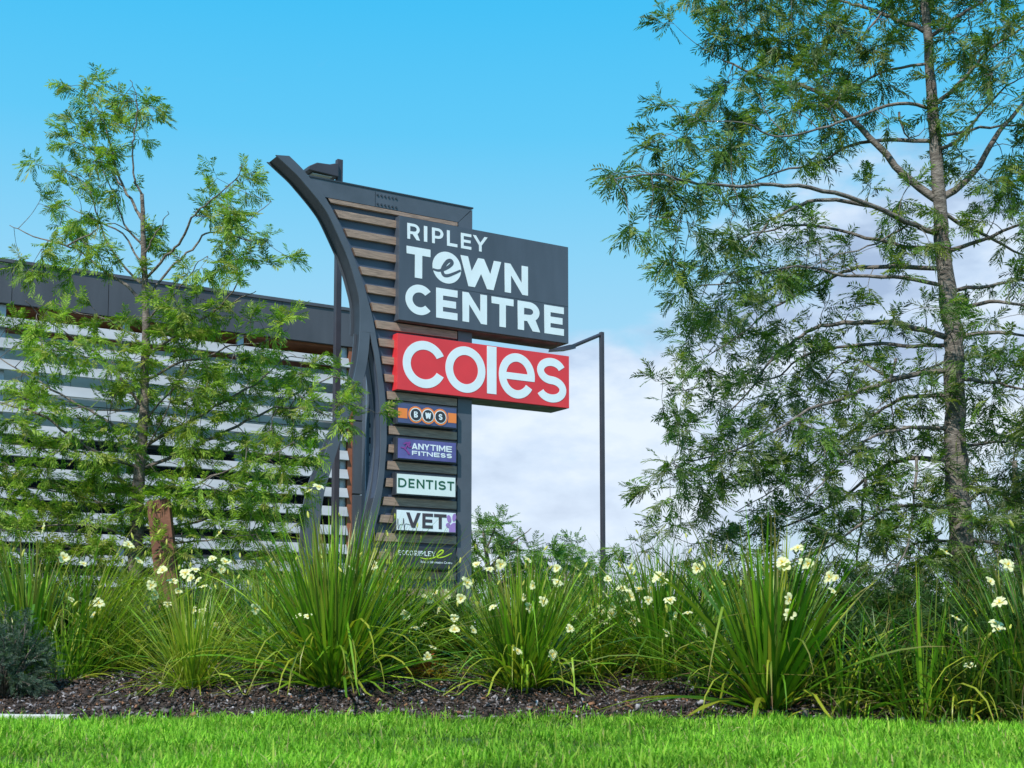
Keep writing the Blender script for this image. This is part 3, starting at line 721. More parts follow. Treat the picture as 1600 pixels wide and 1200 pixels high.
# --- right tree
tr_trunk = [(1512,985,46),(1508,900,41),(1501,840,37),(1494,720,34),(1492,640,32),(1491,560,30),(1488,507,28),(1482,464,27),(1473,385,24),(1469,324,21),(1460,210,18),(1452,87,15),(1445,0,12),(1440,-80,9),(1437,-170,5)]
tr_br = [
 (9,(1440,50),(1410,34),(1377,20),(1340,8),(1302,0),(1240,-14)), (8,(1450,60),(1490,30),(1539,0),(1570,-20)),
 (5,(1447,98),(1390,109),(1337,136),(1294,158),(1240,165)), (14,(1464,315),(1425,284),(1372,227),(1320,175),(1263,136),(1206,125),(1130,95)),
 (6,(1449,168),(1403,162),(1337,184),(1280,201),(1215,214),(1162,192),(1080,190)), (7,(1451,221),(1390,219),(1329,227),(1280,254),(1220,268),(1162,289),(1100,310)),
 (9,(1462,367),(1416,346),(1364,322),(1285,297),(1206,289),(1145,291),(1075,284),(1036,273),(960,280)), (7,(1364,322),(1289,311),(1241,324),(1202,346),(1180,376),(1150,420)),
 (7,(1460,389),(1394,381),(1311,359),(1241,352),(1180,365),(1120,390)), (8,(1460,418),(1381,416),(1329,420),(1285,442),(1206,481),(1171,512),(1100,560)),
 (7,(1469,444),(1394,433),(1320,431),(1245,416),(1150,440),(1070,450)), (10,(1484,532),(1432,512),(1380,504),(1320,504),(1272,514),(1232,540),(1200,568),(1168,616),(1120,660)),
 (7,(1476,540),(1428,540),(1360,538),(1292,546),(1248,560),(1208,592),(1150,600),(1050,610)), (10,(1476,578),(1420,586),(1372,602),(1320,622),(1264,640),(1180,690),(1060,730)),
 (7,(1480,618),(1416,620),(1380,640),(1344,664),(1308,690),(1250,740),(1150,800)), (7,(1478,670),(1420,668),(1350,690),(1300,740),(1240,800)),
 (9,(1484,720),(1432,716),(1392,724),(1352,748),(1300,790),(1200,830),(1080,850)), (7,(1490,800),(1430,790),(1380,800),(1300,850),(1230,880),(1150,900)),
 (6,(1498,850),(1450,845),(1400,870),(1360,930)), (5,(1480,560),(1400,590),(1330,560),(1280,600),(1220,620)),
 (13,(1482,315),(1521,271),(1552,219),(1591,170),(1640,110),(1690,60)), (8,(1469,166),(1512,118),(1543,79),(1600,44),(1650,20)),
 (7,(1470,235),(1500,215),(1560,145),(1600,120)), (6,(1466,215),(1530,200),(1600,195),(1660,200)),
 (8,(1484,394),(1534,376),(1600,350),(1680,330)), (7,(1493,455),(1545,445),(1600,437),(1690,420)), (8,(1504,486),(1547,472),(1600,477),(1700,490)),
 (8,(1508,526),(1560,520),(1600,524),(1700,540)), (7,(1508,592),(1550,598),(1600,610),(1690,640)), (7,(1480,330),(1540,370),(1600,400),(1650,450)),
 (8,(1512,790),(1540,768),(1576,780),(1620,800),(1700,850)), (7,(1516,842),(1560,848),(1600,860),(1680,880)), (6,(1515,700),(1560,690),(1620,700),(1700,720)),
 (4,(1405,175),(1420,215),(1450,200)), (4,(1420,350),(1370,380),(1310,400),(1260,420)), (4,(1377,20),(1350,55),(1338,75)),
 (5,(1352,748),(1345,830),(1335,900),(1330,950)), (5,(1432,716),(1425,830),(1398,900),(1390,960)), (5,(1400,560),(1390,610),(1395,650),(1400,720)),
]
tr_grid = [
 '0000000003540000',
 '0000000346653000',
 '0000035666665400',
 '0003788876555666',
 '0002777776433455',
 '0000577765325655',
 '0000377665113455',
 '0004777754213445',
 '0067766421112355',
 '0373211001233555',
 '0154431001453555',
 '0003556631232455',
 '0016775332111345',
 '0015775322111344',
 '0006775433333444',
 '0035666554333555',
 '0036777665434666',
 '0015777776544677',
 '0026777776544666',
 '0035677777655666',
 '0134456777655656',
 '0244455677755666',
 '0122334466555565',
]
G_DK = [(.07,.16,.025),(.10,.20,.028),(.14,.25,.04),(.04,.10,.02),(.21,.27,.05),(.20,.25,.12)]
Tree('silky_oak_tree', 'tall feathery dark green tree with grey trunk filling the right side', 'tree', 11.5, tr_trunk, tr_br, tr_grid, 900, -200, 50, G_DK, 'bark_grey',
     fr=dict(L=.155, K=7, ll=.058, lw=.0125, droop=.25), per=15, dens=5.1, cluster=.12, seed=5, depth=.9, group='young feathery trees in the garden bed')
# --- left tree
tl_trunk = [(211,985,27),(211,900,25),(214,820,21),(218,740,18),(224,660,15),(227,580,13.5),(228,500,12),(226,440,10),(224,380,8.5),(223,330,7),(222,303,6)]
tl_br = [
 (4,(222,305),(214,290),(209,270),(207,232),(211,200),(214,166),(212,145),(203,125)), (5.5,(222,345),(212,328),(195,295),(180,260),(172,220),(160,185),(140,155),(126,135)),
 (3,(190,290),(170,262),(150,245),(130,225)), (4,(222,385),(195,350),(175,300),(157,258),(140,230)), (5,(224,445),(205,430),(170,385),(150,330),(135,290),(110,270)),
 (6,(226,478),(190,440),(150,415),(130,395),(100,382),(50,368),(15,352)), (3,(105,384),(150,360),(165,345)), (4,(224,420),(190,365),(140,340),(100,320)),
 (5,(228,438),(260,400),(285,375),(300,340),(320,322),(345,300),(368,280),(378,258)), (4.5,(228,470),(265,420),(300,390),(322,365),(352,362),(380,350),(412,325),(424,315)),
 (3,(352,362),(385,375),(415,372)), (3.5,(226,400),(240,370),(255,350),(262,330)), (5,(228,560),(280,520),(330,490),(352,470),(372,440),(376,405)),
 (4,(340,482),(370,470),(400,455)), (3.5,(228,500),(260,470),(290,440),(310,410),(325,400)), (4.5,(227,600),(270,570),(330,555),(360,540),(410,535),(450,515)),
 (5.5,(226,700),(290,662),(350,628),(400,600),(445,560),(480,560)), (6.5,(224,735),(300,700),(370,665),(430,635),(470,612),(520,590),(560,600)), (4,(430,635),(480,640),(520,650)),
 (6,(222,690),(170,660),(110,625),(50,590),(0,560),(-50,540)), (6.5,(220,730),(160,710),(110,680),(60,645),(0,630),(-60,600)), (5,(218,770),(150,720),(110,700),(50,700),(0,690)),
 (5,(226,640),(185,590),(160,560),(120,530),(70,500),(40,470)), (4,(228,540),(200,520),(170,500),(130,490),(80,470)), (5,(216,800),(270,775),(330,745),(400,720),(460,690)),
 (5,(214,830),(290,820),(350,800),(430,770),(490,740)), (5,(214,800),(160,785),(100,770),(40,760),(-40,750)), (5,(212,840),(160,825),(90,820),(20,830),(-50,820)),
 (4,(226,660),(260,620),(290,580),(310,540)), (3.5,(222,720),(240,680),(262,640),(270,600)), (4,(213,850),(270,850),(340,842),(400,835)), (4,(224,620),(200,640),(140,640),(90,620)),
]
tl_grid = [
 '0004340000000',
 '0005630000000',
 '0016200000000',
 '0013300250000',
 '0025320371000',
 '0253221363000',
 '0001112230000',
 '0255236424000',
 '0255346543000',
 '0322345455730',
 '0543345545751',
 '4543445445300',
 '6766565555200',
 '6776555554100',
 '6665454454000',
 '5554445443000',
 '4443334433100',
]
G_LM = [(.19,.33,.03),(.25,.40,.04),(.33,.46,.07),(.13,.25,.025),(.09,.17,.02),(.30,.34,.07)]
Tree('feathery_sapling', 'smaller lime green feathery tree with thin dark trunk in front of the louvres', 'tree', 12.0, tl_trunk, tl_br, tl_grid, -50, 122, 50, G_LM, 'bark_dark',
     fr=dict(L=.135, K=7, ll=.052, lw=.0120, droop=.15), per=15, dens=7.6, cluster=.09, seed=9, depth=.8, group='young feathery trees in the garden bed')
# --- trees beyond
far_grid = ['0540000000','2776200000','5777752000','6777776200','6777776555','6777777776','6777777777']
G_FAR = [(.10,.22,.03),(.15,.29,.04),(.06,.14,.025),(.20,.34,.06)]
Tree('spreading_tree', 'flat layered green tree beyond the sign, just right of its base', 'tree', 35, [(770,1000,13),(768,940,10),(762,880,7),(755,830,4)],
     [(5,(762,880),(740,850),(735,815)),(5,(765,890),(800,850),(830,825)),(5,(767,920),(820,890),(870,870)),(4,(760,860),(775,820),(770,800))], far_grid[:5]+far_grid[5:], 722, 803, 22, G_FAR, 'bark_dark',
     fr=dict(L=.42, K=8, ll=.11, lw=.030, droop=.1), per=22, dens=7, seed=3, depth=.6, twr=.008, cluster=.3, group='trees beyond the garden bed')
Tree('spreading_tree', 'low green tree further along, left of the slim light pole', 'tree', 40, [(880,1000,11),(880,940,8),(882,890,5)],
     [(4,(880,920),(860,890),(850,870)),(6,(881,910),(900,885),(925,880))], ['0233210','3677752','5777775','6777776','6777776','6777776'], 800, 852, 22, G_FAR, 'bark_dark',
     fr=dict(L=.38, K=7, ll=.13, lw=.036, droop=.1), per=24, dens=9, seed=8, depth=.9, twr=.008, cluster=.35, group='trees beyond the garden bed')
Tree('olive_tree', 'olive brown tinged tree behind the grey trunk at the right edge', 'tree', 16, [(1600,1000,24),(1595,900,18),(1590,800,12),(1585,720,8)],
     [(7,(1593,850),(1550,800),(1530,740)),(7,(1590,800),(1620,750),(1650,700)),(6,(1592,830),(1560,860),(1520,870)),(6,(1590,880),(1640,860),(1690,840))], ['02344','35666','46777','57777','57777','57777'], 1500, 640, 50,
     [(.13,.13,.03),(.10,.12,.03),(.16,.13,.04),(.07,.10,.02)], 'bark_dark', fr=dict(L=.2, K=6, ll=.07, lw=.013, droop=.2), per=18, seed=4, depth=.9, group='trees beyond the garden bed')

# --- shrubs: foliage gathered on short branching stems
def shrub(name, label, cat, px, Y, w, h, cols, n=900, leaf=(.10, .04, .008), K=5, group=None, z0=None, dz=0, lean=0, seed=0):
    random.seed(seed+int(px)); p = at(px, 1000, Y); base = Vector((p.x, Y, gz(p.x, Y)+dz)); root = empty(name, base); tag(root, label, cat, group)
    mb = MB(); P, D = [], []
    ns = max(10, n//30)
    for i in range(ns):
        th = random.uniform(0, 2*math.pi); ph = math.acos(random.uniform(.02, 1)); rr = random.uniform(.72, 1.08)
        tip = Vector((math.cos(th)*math.sin(ph)*w*rr, math.sin(th)*math.sin(ph)*w*rr*.8, math.cos(ph)*h*rr+.02))
        mid = tip*.5 + Vector((random.gauss(0,.03), random.gauss(0,.03), h*.12)); Q = catmull([Vector((0,0,0)), mid, tip], 4); mb.tube(Q, [.008-.006*k/(len(Q)-1) for k in range(len(Q))], 4)
        for k in range(max(3, n//ns)):
            t = random.uniform(.35, 1)**.7; a = Q[int(t*(len(Q)-1))]; d = (tip-mid).normalized()*.8 + Vector((random.gauss(0,.6), random.gauss(0,.6), random.gauss(.25,.5)))
            P.append(tuple(a + Vector((random.gauss(0,.05), random.gauss(0,.05), random.gauss(0,.04)))*w*1.6)); D.append(tuple(d))
    mb.build('stem', 'bark_dark', root, smooth=True); P, D = np.array(P), np.array(D)
    P[:, 2] = np.maximum(P[:, 2], .01)
    V, Fq, T = fronds(P, D, rng.uniform(.7, 1.3, len(P))*leaf[0], K=K, ll=leaf[1], lw=leaf[2], cols=palette(len(P), cols)); mk('foliage', V, Fq, 'leaf', root, tint=T); return root
G_JUN = [(.07,.12,.08),(.09,.15,.11),(.045,.08,.055),(.15,.21,.16)]
shrub('juniper_shrub', 'blue green fine leaved shrub at the lower left corner', 'shrub', 8, 8.5, .33, .60, G_JUN, 2600, (.06, .016, .005), 6)
shrub('juniper_shrub', 'smaller blue green shrub lobe cut off by the left edge', 'shrub', -70, 8.5, .30, .45, G_JUN, 1800, (.06, .016, .005), 6)
G_SH = [(.035,.085,.018),(.05,.11,.02),(.025,.06,.015),(.07,.13,.03)]
for i, (px, Y, w, h, lab) in enumerate([
    (610, 9.7, .38, .42, 'dark green shrub behind the gap between the large left clump and the flowering one'),
    (690, 9.9, .36, .40, 'dark leafy shrub low behind the pylon base flowers'),
    (965, 10.2, .42, .40, 'dark leafy shrub behind the pale flowers below the slim light pole'),
    (1130, 10.8, .5, .62, 'dark leafy shrub rising behind the broad bladed clump, on its left'),
    (1260, 10.2, .5, .62, 'dense dark shrub behind the broad bladed clump, on its right'),
    (1380, 9.8, .5, .62, 'dark shrub left of the grey trunk base'),
    (1450, 9.2, .42, .42, 'low dark shrub in front of the grey trunk'),
    (1545, 9.8, .5, .55, 'dark shrub right of the grey trunk base'),
    (1640, 9.3, .5, .6, 'dark shrub cut off by the right edge'),
    (150, 10.6, .5, .42, 'dark shrub left of the thin dark trunk base'),
    (345, 11.0, .5, .45, 'dark low shrub right of the leaning rusty slab'),
    (440, 11.3, .45, .45, 'dark low shrub behind the largest clump, on its left'),
    (85, 9.6, .4, .42, 'dark shrub between the blue green shrub and the arching clump'),
    (40, 12.5, .7, .75, 'broad dark shrub at the left edge below the lime tree')]):
    shrub('leafy_shrub', lab, 'shrub', px, Y, w, h, G_SH, 1300, (.12, .045, .013), 4, 'dark shrubs filling the garden bed', seed=i)
shrub('yellow_leaved_shrub', 'tiny shrub with yellow and orange leaves at the mulch between two clumps', 'shrub', 668, 8.95, .13, .14, [(.45,.40,.03),(.5,.28,.03),(.10,.16,.02),(.35,.10,.03)], 120, (.06, .03, .014), 3)
shrub('yellow_leaved_shrub', 'tiny yellowish seedling in the mulch left of the largest clump', 'shrub', 412, 8.8, .10, .10, [(.25,.30,.03),(.10,.16,.02),(.35,.2,.05)], 60, (.06, .03, .014), 3)

# --- strappy clumps
def blades(P, az, Ln, W, lean, curl, segs, c0, c1, tipw=.0, fold=0):
    n = len(P); t = np.linspace(0, 1, segs+1); th = lean[:, None] + curl[:, None]*t[None, :]**1.6
    st = Ln[:, None]/segs; dx = np.sin(th)*st; dz = np.cos(th)*st
    X = np.concatenate([np.zeros((n, 1)), np.cumsum((dx[:, 1:]+dx[:, :-1])/2, 1)], 1); Z = np.concatenate([np.zeros((n, 1)), np.cumsum((dz[:, 1:]+dz[:, :-1])/2, 1)], 1)
    C = np.stack([P[:, :1]+X*np.cos(az)[:, None], P[:, 1:2]+X*np.sin(az)[:, None], P[:, 2:]+Z], 2)
    tw = rng.uniform(-1.2, 1.2, n); sx, sy = -np.sin(az), np.cos(az); S = np.stack([sx*np.cos(tw)+0*sx, sy*np.cos(tw), np.sin(tw)*.4], 1); S = unit(S)
    wd = W[:, None]*np.clip(1.12*(1-t[None, :]**2.6), .02, 1)*(.75+.25*np.minimum(1, t*4))[None, :]
    A = C + S[:, None]*wd[..., None]/2; B = C - S[:, None]*wd[..., None]/2; V = np.stack([A, B], 2)  # n,segs+1,2,3
    T = c0[:, None]*(1-t[None, :, None]**3) + c1[:, None]*t[None, :, None]**3; T = np.broadcast_to(T[:, :, None], V.shape)
    base = np.arange(n)[:, None]*(2*(segs+1)) + 2*np.arange(segs)[None, :]; Fq = np.stack([base, base+1, base+3, base+2], 2).reshape(-1, 4)
    return V.reshape(-1, 3), Fq, T.reshape(-1, 3), C[:, -1]
def petal_mesh(open_=1.0, seed=0):
    r_ = random.Random(seed); V = []; Fc = []; T = []
    for k in range(6):
        a = k*math.pi/3 + r_.uniform(-.1, .1); big = k % 2 == 0; L_ = (.040 if big else .034); W = (.030 if big else .019)
        ca, sa = math.cos(a), math.sin(a); n0 = len(V)
        prof = [(0,.12,0),(.3,.62,.18),(.62,1,.30),(.88,.75,.26),(1,.25,.15)]
        for (t, w, z) in prof:
            zz = (z*open_ + (1-open_)*t*1.1)*.035; rr = t*L_*(.35+.65*open_)
            for sgn, dz in ((-1,.15),(0,0),(1,.15)):
                x = rr; y = sgn*w*W/2; V.append((x*ca-y*sa, x*sa+y*ca, zz+dz*.02*w + r_.uniform(-.001,.001)))
                T.append((.66,.40,.02) if (t == .3 and big and sgn == 0) else (.82,.83,.50) if t > .2 else (.55,.60,.18))
        for i in range(4):
            for j in range(2): q0 = n0+i*3+j; Fc.append((q0, q0+1, q0+4, q0+3))
    n0 = len(V)
    for k in range(6): a = k*math.pi/3; V.append((.006*math.cos(a), .006*math.sin(a), .012)); T.append((.75,.55,.05))
    V.append((0,0,.02)); T.append((.8,.6,.1))
    for k in range(6): Fc.append((n0+k, n0+(k+1) % 6, n0+6))
    return V, Fc, np.array(T)
FL = []
for i, op in enumerate((1, .9, .75, 1)):
    V, Fc, T = petal_mesh(op, i); me = bpy.data.meshes.new('flower'); me.from_pydata(V, [], Fc); a = me.color_attributes.new('tint', 'FLOAT_COLOR', 'POINT')
    t4 = np.ones((len(V), 4), dtype=np.float32); t4[:, :3] = T; a.data.foreach_set('color', t4.ravel()); me.materials.append(M['petal']); me.polygons.foreach_set('use_smooth', [True]*len(Fc)); FL.append(me)
bm_ = MB(); bm_.tube([(0,0,0),(0,0,.012),(0,0,.028),(0,0,.042)], [.003,.0065,.006,.001], 7)
budo = bm_.build('bud', 'petal'); bud = budo.data; bpy.data.objects.remove(budo)
a = bud.color_attributes.new('tint', 'FLOAT_COLOR', 'POINT'); a.data.foreach_set('color', np.tile(np.array([.62,.62,.14,1], dtype=np.float32), len(bud.vertices)))
GB = {'dark': [(.035,.09,.01),(.055,.13,.013),(.03,.07,.012),(.09,.17,.02)], 'deep': [(.08,.21,.012),(.12,.28,.015),(.045,.13,.012),(.20,.37,.02)], 'lime': [(.21,.34,.02),(.30,.43,.03),(.14,.26,.02),(.38,.46,.05)], 'mid': [(.12,.27,.015),(.18,.37,.02),(.06,.15,.015),(.28,.43,.03)]}  # 'dark' puts the right tree's shade into the blade colours of clumps there
CL = {}
def clump(label, px, base, Y, hpx, n, W, tone, spread=.55, curl=(.2, 1.2), bias=0, flowers=(), rad=.10, seed=0, segs=8, dead=14, buds=0, group='strappy flowering clumps along the bed', drop=10):
    rs = np.random.default_rng(seed+100)
    if base: b0 = hit(px, base)
    else: p = at(px, 1000, Y); b0 = Vector((p.x, Y, gz(p.x, Y)))
    root = empty('strappy_clump', b0); tag(root, label, 'plant', group); H = hpx/FPX*b0.y
    P = np.zeros((n, 3)); a_ = rs.uniform(0, 2*np.pi, n); r_ = np.sqrt(rs.uniform(0, 1, n))*rad; P[:, 0] = np.cos(a_)*r_; P[:, 1] = np.sin(a_)*r_*.8; P[:, 2] = -.01
    az = a_ + rs.normal(0, .5, n); k = rs.uniform(0, 1, n)
    lean = np.abs(rs.normal(0, spread, n))*.85*(.3+.7*r_/rad) ; cu = rs.uniform(curl[0], curl[1], n)*(.25+k*.9)*(.5+lean)
    lean = lean + 0*k
    # bias: lean the whole clump left/right
    vx = np.sin(lean)*np.cos(az)+bias*.5; vy = np.sin(lean)*np.sin(az); az = np.arctan2(vy, vx); lean = np.arcsin(np.clip(np.hypot(vx, vy), 0, .97))
    Ln = H*np.clip(rs.normal(.86, .17, n), .35, 1.15)*(1+.3*lean)
    droop = rs.uniform(0, 1, n) < .12; cu = np.where(droop, rs.uniform(1.6, 2.9, n), cu); lean = np.where(droop, np.minimum(1.2, lean+rs.uniform(.1, .6, n)), lean)
    c0 = palette(n, GB[tone]); y_ = rs.uniform(0, 1, n); c0 = np.where(((y_ < .06) | (droop & (y_ < .55)))[:, None], np.array([.30,.33,.03])*rs.uniform(.8,1.2,(n,1)), c0)
    tipc = np.where((y_ > .6)[:, None], np.array([.28,.20,.06]), c0*1.25)
    V, Fq, T, tips = blades(P, az, Ln, W*1.45*rs.uniform(.6, 1.25, n), lean, cu, segs, c0, tipc)
    Vr = V.reshape(n, segs+1, 2, 3); kink = np.where(rs.uniform(0, 1, n) < .07)[0]      # bent-over blades
    for j in kink:
        m_ = rs.integers(3, 6); c_ = Vr[j, m_].mean(0); an = rs.uniform(1.0, 2.2); ux_, uy_ = math.cos(az[j]), math.sin(az[j])
        d_ = Vr[j, m_+1:] - c_; h_ = d_[..., 0]*ux_ + d_[..., 1]*uy_; s_ = -d_[..., 0]*uy_ + d_[..., 1]*ux_; z_ = d_[..., 2]
        h2 = h_*math.cos(an) + z_*math.sin(an); z2_ = -h_*math.sin(an) + z_*math.cos(an)
        Vr[j, m_+1:] = c_ + np.stack([h2*ux_ - s_*uy_, h2*uy_ + s_*ux_, z2_], -1)
    V = Vr.reshape(-1, 3); V[:, 2] = np.maximum(V[:, 2], .01 if not dead else -.02)
    mk('leaves', V, Fq, 'blade', root, smooth=True, tint=T)
    if dead:
        m = dead; P = np.zeros((m, 3)); az = rs.uniform(0, 2*np.pi, m); P[:, 0] = np.cos(az)*rad; P[:, 1] = np.sin(az)*rad*.8; c = palette(m, [(.24,.15,.08),(.32,.24,.14),(.16,.09,.05)])
        V, Fq, T, _ = blades(P, az, H*rs.uniform(.3, .6, m), W*.6*np.ones(m), rs.uniform(.5, 1.0, m), rs.uniform(1.2, 2.4, m), 8, c, c*.8); mk('dead_leaves', V, Fq, 'blade', root, smooth=True, tint=T)
    st = MB()
    def stalk(q):
        e_ = q - b0; m1 = Vector((e_.x*.35, e_.y*.35, e_.z*.62)); st.tube(catmull([Vector((0,0,0)), m1, e_], 4), .0022, 4)
    if len(flowers) > 2:
        flowers = list(flowers) + [(px + bias*60 + rs.normal(0, hpx*.36), 1010 - hpx*rs.uniform(.12, .62)) for _ in range(6)]
    for i, (fx, fy_) in enumerate(flowers):
        q = at(fx, fy_, b0.y - rs.uniform(.25, .5)); stalk(q)
        o = bpy.data.objects.new('flower', FL[i % 4]); COL.objects.link(o); o.parent = root; o.location = q - b0
        o.rotation_euler = (R(rs.uniform(15, 95)), R(rs.uniform(-30, 30)), R(rs.uniform(-70, 70))); sc_ = rs.uniform(.75, 1.2); o.scale = (sc_,)*3
    for i in range(buds):
        q = b0 + Vector((rs.normal(bias*.4*H, H*.33), rs.uniform(-.3, .05), H*rs.uniform(.6, 1.05))); stalk(q)
        o = bpy.data.objects.new('bud', bud); COL.objects.link(o); o.parent = root; o.location = q - b0; o.rotation_euler = (R(rs.uniform(-40, 40)), R(rs.uniform(-40, 40)), 0); sc_ = rs.uniform(.8, 1.3); o.scale = (sc_,)*3
    if st.V: st.build('flower_stalks', 'stalk', root)
    return root
mat('stalk', (.16, .26, .04), .5, var=.15)
# front row
clump('tall upright clump at the far left above the blue green shrub', 45, None, 9.2, 205, 230, .013, 'deep', .5, bias=-.05, flowers=[(70,826),(100,872)], seed=1, buds=5)
clump('arching light green clump leaning right in front of the thin dark trunk', 140, None, 9.5, 215, 240, .010, 'lime', .5, (.6, 1.7), .75, [(130,882),(200,853),(215,879),(237,909),(290,897),(278,925),(255,893),(270,910),(305,892),(240,930)], seed=2, buds=8)
clump('low fine leaved lime clump in front of the largest clump, on its left', 300, 1077, 0, 165, 420, .0065, 'lime', 1.0, (.2, 1.0), 0, [], rad=.09, seed=3, dead=22)
clump('fine arching blades filling behind the low lime clump', 290, None, 9.9, 150, 280, .008, 'mid', .8, (.5, 1.5), -.1, [(318,918),(345,890),(300,905)], seed=4, buds=8)
clump('largest upright clump, centre left in front of the sign legs', 518, 1074, 0, 258, 720, .0115, 'mid', .78, (.1, .8), 0, [(345,834),(332,874),(352,880),(484,768),(497,763)], rad=.13, seed=5, dead=22, buds=9)
clump('tall clump in front of the timber slats, right of the largest', 610, None, 9.6, 210, 190, .010, 'mid', .55, (.2, 1), .1, [(648,983),(670,935),(682,928),(730,908),(700,930)], seed=6, buds=8)
clump('flowering clump in the middle, right of the sign base', 815, 1076, 0, 205, 620, .0095, 'mid', .85, (.2, .9), 0, [(870,912),(900,890),(835,915),(890,983),(862,1023),(806,1019),(710,985),(676,1013),(668,1026),(728,912),(745,884),(765,891),(824,876),(782,882),(737,986),(848,940),(770,950)], rad=.14, seed=7, dead=30, buds=12)
clump('fine clump just behind the middle flowering one', 760, None, 9.8, 130, 220, .008, 'mid', .8, (.3, 1.2), -.1, [], seed=8, buds=6)
clump('narrow clump with many pale flowers below the slim light pole', 945, None, 9.3, 165, 240, .009, 'mid', .7, (.3, 1.2), .1, [(985,890),(983,903),(990,912),(984,932),(984,950),(990,972),(955,948),(957,960),(945,930),(972,922),(1000,925)], seed=9, buds=6)
clump('dark clump between the slim pole flowers and the broad bladed clump', 1035, 1062, 0, 215, 330, .010, 'deep', .6, (.1, 1), .0, [(1047,940),(1075,960),(1058,962),(1108,938),(1122,950),(1095,982),(1132,957),(1012,938),(1040,990),(1030,900)], seed=10, dead=22, buds=6)
clump('broad bladed dark clump, centre right in front of the shrubs', 1205, 1106, 0, 268, 360, .0165, 'deep', .78, (.1, 1.0), 0, [(1255,882),(1298,903),(1308,905),(1300,925)], rad=.12, seed=11, dead=16, buds=5)
clump('sparse upright clump in front of the grey trunk', 1440, 1130, 0, 235, 60, .010, 'deep', .45, (.2, 1.1), 0, [], rad=.10, seed=12, dead=8)
clump('arching clump between the broad bladed clump and the sparse one', 1330, 1118, 0, 190, 60, .010, 'mid', .9, (1.0, 2.0), .5, [], seed=13, dead=12)
clump('clump leaning left at the right edge with two pale flowers', 1620, 1110, 0, 270, 240, .009, 'deep', .7, (.2, 1.1), -.25, [(1555,977),(1561,986),(1515,1043)], rad=.14, seed=14, dead=12, buds=4)
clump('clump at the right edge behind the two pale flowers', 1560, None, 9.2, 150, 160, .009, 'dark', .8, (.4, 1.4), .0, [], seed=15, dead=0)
clump('short clump far left at the mulch beside the blue green shrub', 110, 1040, 0, 110, 50, .009, 'lime', .7, (1, 2), .2, [], seed=16, dead=10)
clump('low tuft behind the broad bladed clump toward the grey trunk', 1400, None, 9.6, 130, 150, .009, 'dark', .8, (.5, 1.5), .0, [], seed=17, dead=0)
clump('low tuft behind the largest clump on its left', 420, None, 9.9, 160, 200, .009, 'mid', .6, (.3, 1.2), .0, [], seed=18, dead=0, buds=4)
clump('slender clump rising behind the dark one left of the broad blades', 1100, None, 9.2, 200, 160, .008, 'deep', .6, (.2, 1.0), .0, [], seed=19, dead=0, buds=3)

for i, (px, Y, hp, n_, tone, bi, lab) in enumerate([
    (-30, 10.4, 190, 200, 'deep', .1, 'dense clump cut off by the left edge behind the tall upright one'),
    (210, 10.6, 150, 260, 'lime', .3, 'light green tangle at the foot of the thin dark trunk'),
    (370, 10.9, 150, 260, 'mid', -.1, 'fine tangle between the rusty slab and the largest clump'),
    (700, 10.4, 140, 240, 'mid', 0, 'fine tangle in front of the lowest part of the sign'),
    (880, 10.4, 150, 260, 'mid', .1, 'fine tangle between the middle flowering clump and the slim pole'),
    (1000, 10.6, 165, 220, 'deep', 0, 'dark upright tuft right behind the slim pole flowers'),
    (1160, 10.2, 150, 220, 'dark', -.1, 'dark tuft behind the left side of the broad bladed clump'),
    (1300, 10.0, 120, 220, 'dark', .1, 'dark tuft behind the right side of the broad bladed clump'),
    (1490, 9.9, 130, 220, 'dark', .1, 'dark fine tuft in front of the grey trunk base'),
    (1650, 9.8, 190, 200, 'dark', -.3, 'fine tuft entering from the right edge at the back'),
    (560, 10.6, 200, 200, 'mid', .0, 'upright tuft behind the largest clump, under the curved legs'),
    (110, 9.0, 140, 160, 'deep', .3, 'dark low clump beside the blue green shrub')]):
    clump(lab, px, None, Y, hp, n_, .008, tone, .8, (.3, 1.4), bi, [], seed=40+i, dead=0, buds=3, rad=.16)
for i, (px, bs, hp, n_, W_, tone, bi, lab) in enumerate([
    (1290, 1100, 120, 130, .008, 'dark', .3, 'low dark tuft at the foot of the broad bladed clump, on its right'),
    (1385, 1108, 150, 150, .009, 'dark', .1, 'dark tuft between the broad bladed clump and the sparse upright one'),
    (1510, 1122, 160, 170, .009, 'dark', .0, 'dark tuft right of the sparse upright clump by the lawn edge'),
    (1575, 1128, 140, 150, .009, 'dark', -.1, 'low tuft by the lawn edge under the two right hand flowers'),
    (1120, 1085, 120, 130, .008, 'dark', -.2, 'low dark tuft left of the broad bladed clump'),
    (930, 1062, 120, 150, .008, 'mid', .1, 'low tuft right of the middle flowering clump'),
    (640, 1052, 110, 120, .008, 'mid', .2, 'low tuft beside the tiny yellow shrub'),
    (410, 1050, 120, 130, .008, 'mid', -.2, 'low tuft left of the largest clump'),
    (190, 1050, 110, 110, .008, 'lime', -.3, 'low arching tuft left of the fine leaved lime clump')]):
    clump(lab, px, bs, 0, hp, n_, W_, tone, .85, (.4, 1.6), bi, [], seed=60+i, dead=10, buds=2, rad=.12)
for i, (px, Y, w, h, lab) in enumerate([(1470, 8.0, .36, .42, 'low dark leafy shrub behind the sparse upright clump'), (1340, 8.3, .33, .40, 'low dark leafy shrub right of the broad bladed clump'), (1590, 7.8, .38, .46, 'low dark leafy shrub under the right hand flowers'), (1060, 9.3, .3, .25, 'low dark shrub behind the dark clump')]):
    shrub('leafy_shrub', lab, 'shrub', px, Y, w, h, G_SH, 1300, (.10, .035, .011), 4, 'dark shrubs filling the garden bed', seed=30+i)
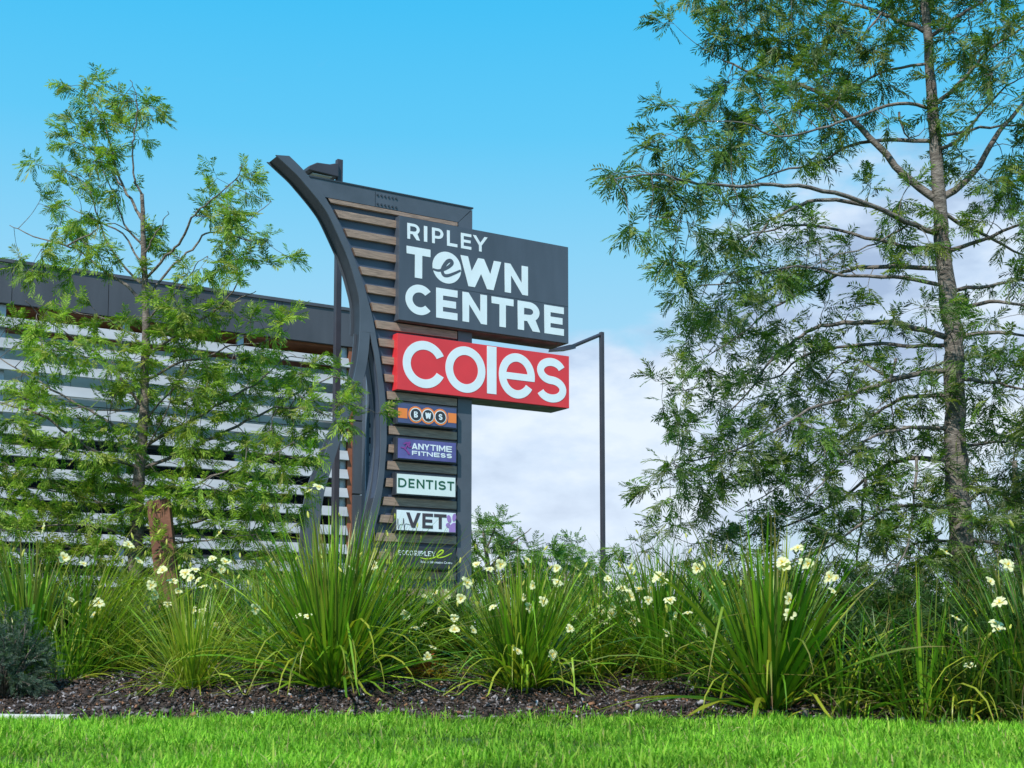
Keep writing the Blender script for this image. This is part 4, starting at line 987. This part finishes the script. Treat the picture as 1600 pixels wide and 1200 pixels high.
# --- mulch chips
n = 60000; x = rng.uniform(-4.6, 4.6, n); d = rng.uniform(-.06, 2.3, n)**1.0; ey = np.array([edge_y(v) for v in x]); y = ey+d
z = np.array([gz(a, b_) for a, b_ in zip(x, y)]) + rng.uniform(.0, .022, n)
u = unit(rng.normal(size=(n, 3))*[1,1,.45]); v = unit(np.cross(u, rng.normal(size=(n, 3)))); w = np.cross(u, v)
ln = rng.lognormal(-4.65, .42, n)[:, None]; wd = ln*rng.uniform(.3, .6, (n, 1)); tk = ln*rng.uniform(.1, .25, (n, 1)); C = np.stack([x, y, z], 1)
cor = [C + sx_*u*ln + sy_*v*wd + sz_*w*tk for sz_ in (-1,1) for sx_, sy_ in ((-1,-.7),(1,-1),(.8,1),(-.9,.8))]
V = np.stack(cor, 1); Fb = np.array([(0,3,2,1),(4,5,6,7),(0,1,5,4),(1,2,6,5),(2,3,7,6),(3,0,4,7)]); Fq = (np.arange(n)[:, None, None]*8 + Fb[None]).reshape(-1, 4)
T = palette(n, [(.045,.030,.024),(.08,.055,.045),(.14,.12,.12),(.22,.20,.21),(.42,.40,.43),(.22,.11,.06),(.025,.02,.018)], [.30,.24,.14,.08,.025,.055,.16]); T = np.repeat(T, 8, 0)
tag(mk('mulch', V.reshape(-1, 3), Fq, 'chip', tint=T), 'dark bark mulch chips covering the raised bed', 'mulch', kind='stuff')
# --- lawn
n = 230000; y = 3.6 + (8.3-3.6)*rng.uniform(0, 1, n)**.85; x = rng.uniform(-1, 1, n)*(.46*y+.5)
ey = np.interp(x, np.linspace(-6,6,200), [edge_y(v) for v in np.linspace(-6,6,200)])
nz = np.sin(x*2.3+np.sin(y*1.9)*1.5)*np.cos(y*2.1+x*.7) + .6*np.sin(x*7.1+y*3)*np.sin(y*6.3-x*2)
rag = .06*np.sin(x*6)+.05*np.sin(x*17+1)+rng.exponential(.06, n)*(rng.uniform(0,1,n)<.6); keep = (y < ey+rag) & (rng.uniform(0,1,n) < np.clip(.78+.42*nz, .22, 1)); keep &= ~((y > ey-.16) & (x < -2.45))
x, y, nz = x[keep], y[keep], nz[keep]; n = len(x); P = np.stack([x, y, np.maximum(0, (y-np.interp(x, np.linspace(-6,6,200), [edge_y(v) for v in np.linspace(-6,6,200)])))*.2], 1)
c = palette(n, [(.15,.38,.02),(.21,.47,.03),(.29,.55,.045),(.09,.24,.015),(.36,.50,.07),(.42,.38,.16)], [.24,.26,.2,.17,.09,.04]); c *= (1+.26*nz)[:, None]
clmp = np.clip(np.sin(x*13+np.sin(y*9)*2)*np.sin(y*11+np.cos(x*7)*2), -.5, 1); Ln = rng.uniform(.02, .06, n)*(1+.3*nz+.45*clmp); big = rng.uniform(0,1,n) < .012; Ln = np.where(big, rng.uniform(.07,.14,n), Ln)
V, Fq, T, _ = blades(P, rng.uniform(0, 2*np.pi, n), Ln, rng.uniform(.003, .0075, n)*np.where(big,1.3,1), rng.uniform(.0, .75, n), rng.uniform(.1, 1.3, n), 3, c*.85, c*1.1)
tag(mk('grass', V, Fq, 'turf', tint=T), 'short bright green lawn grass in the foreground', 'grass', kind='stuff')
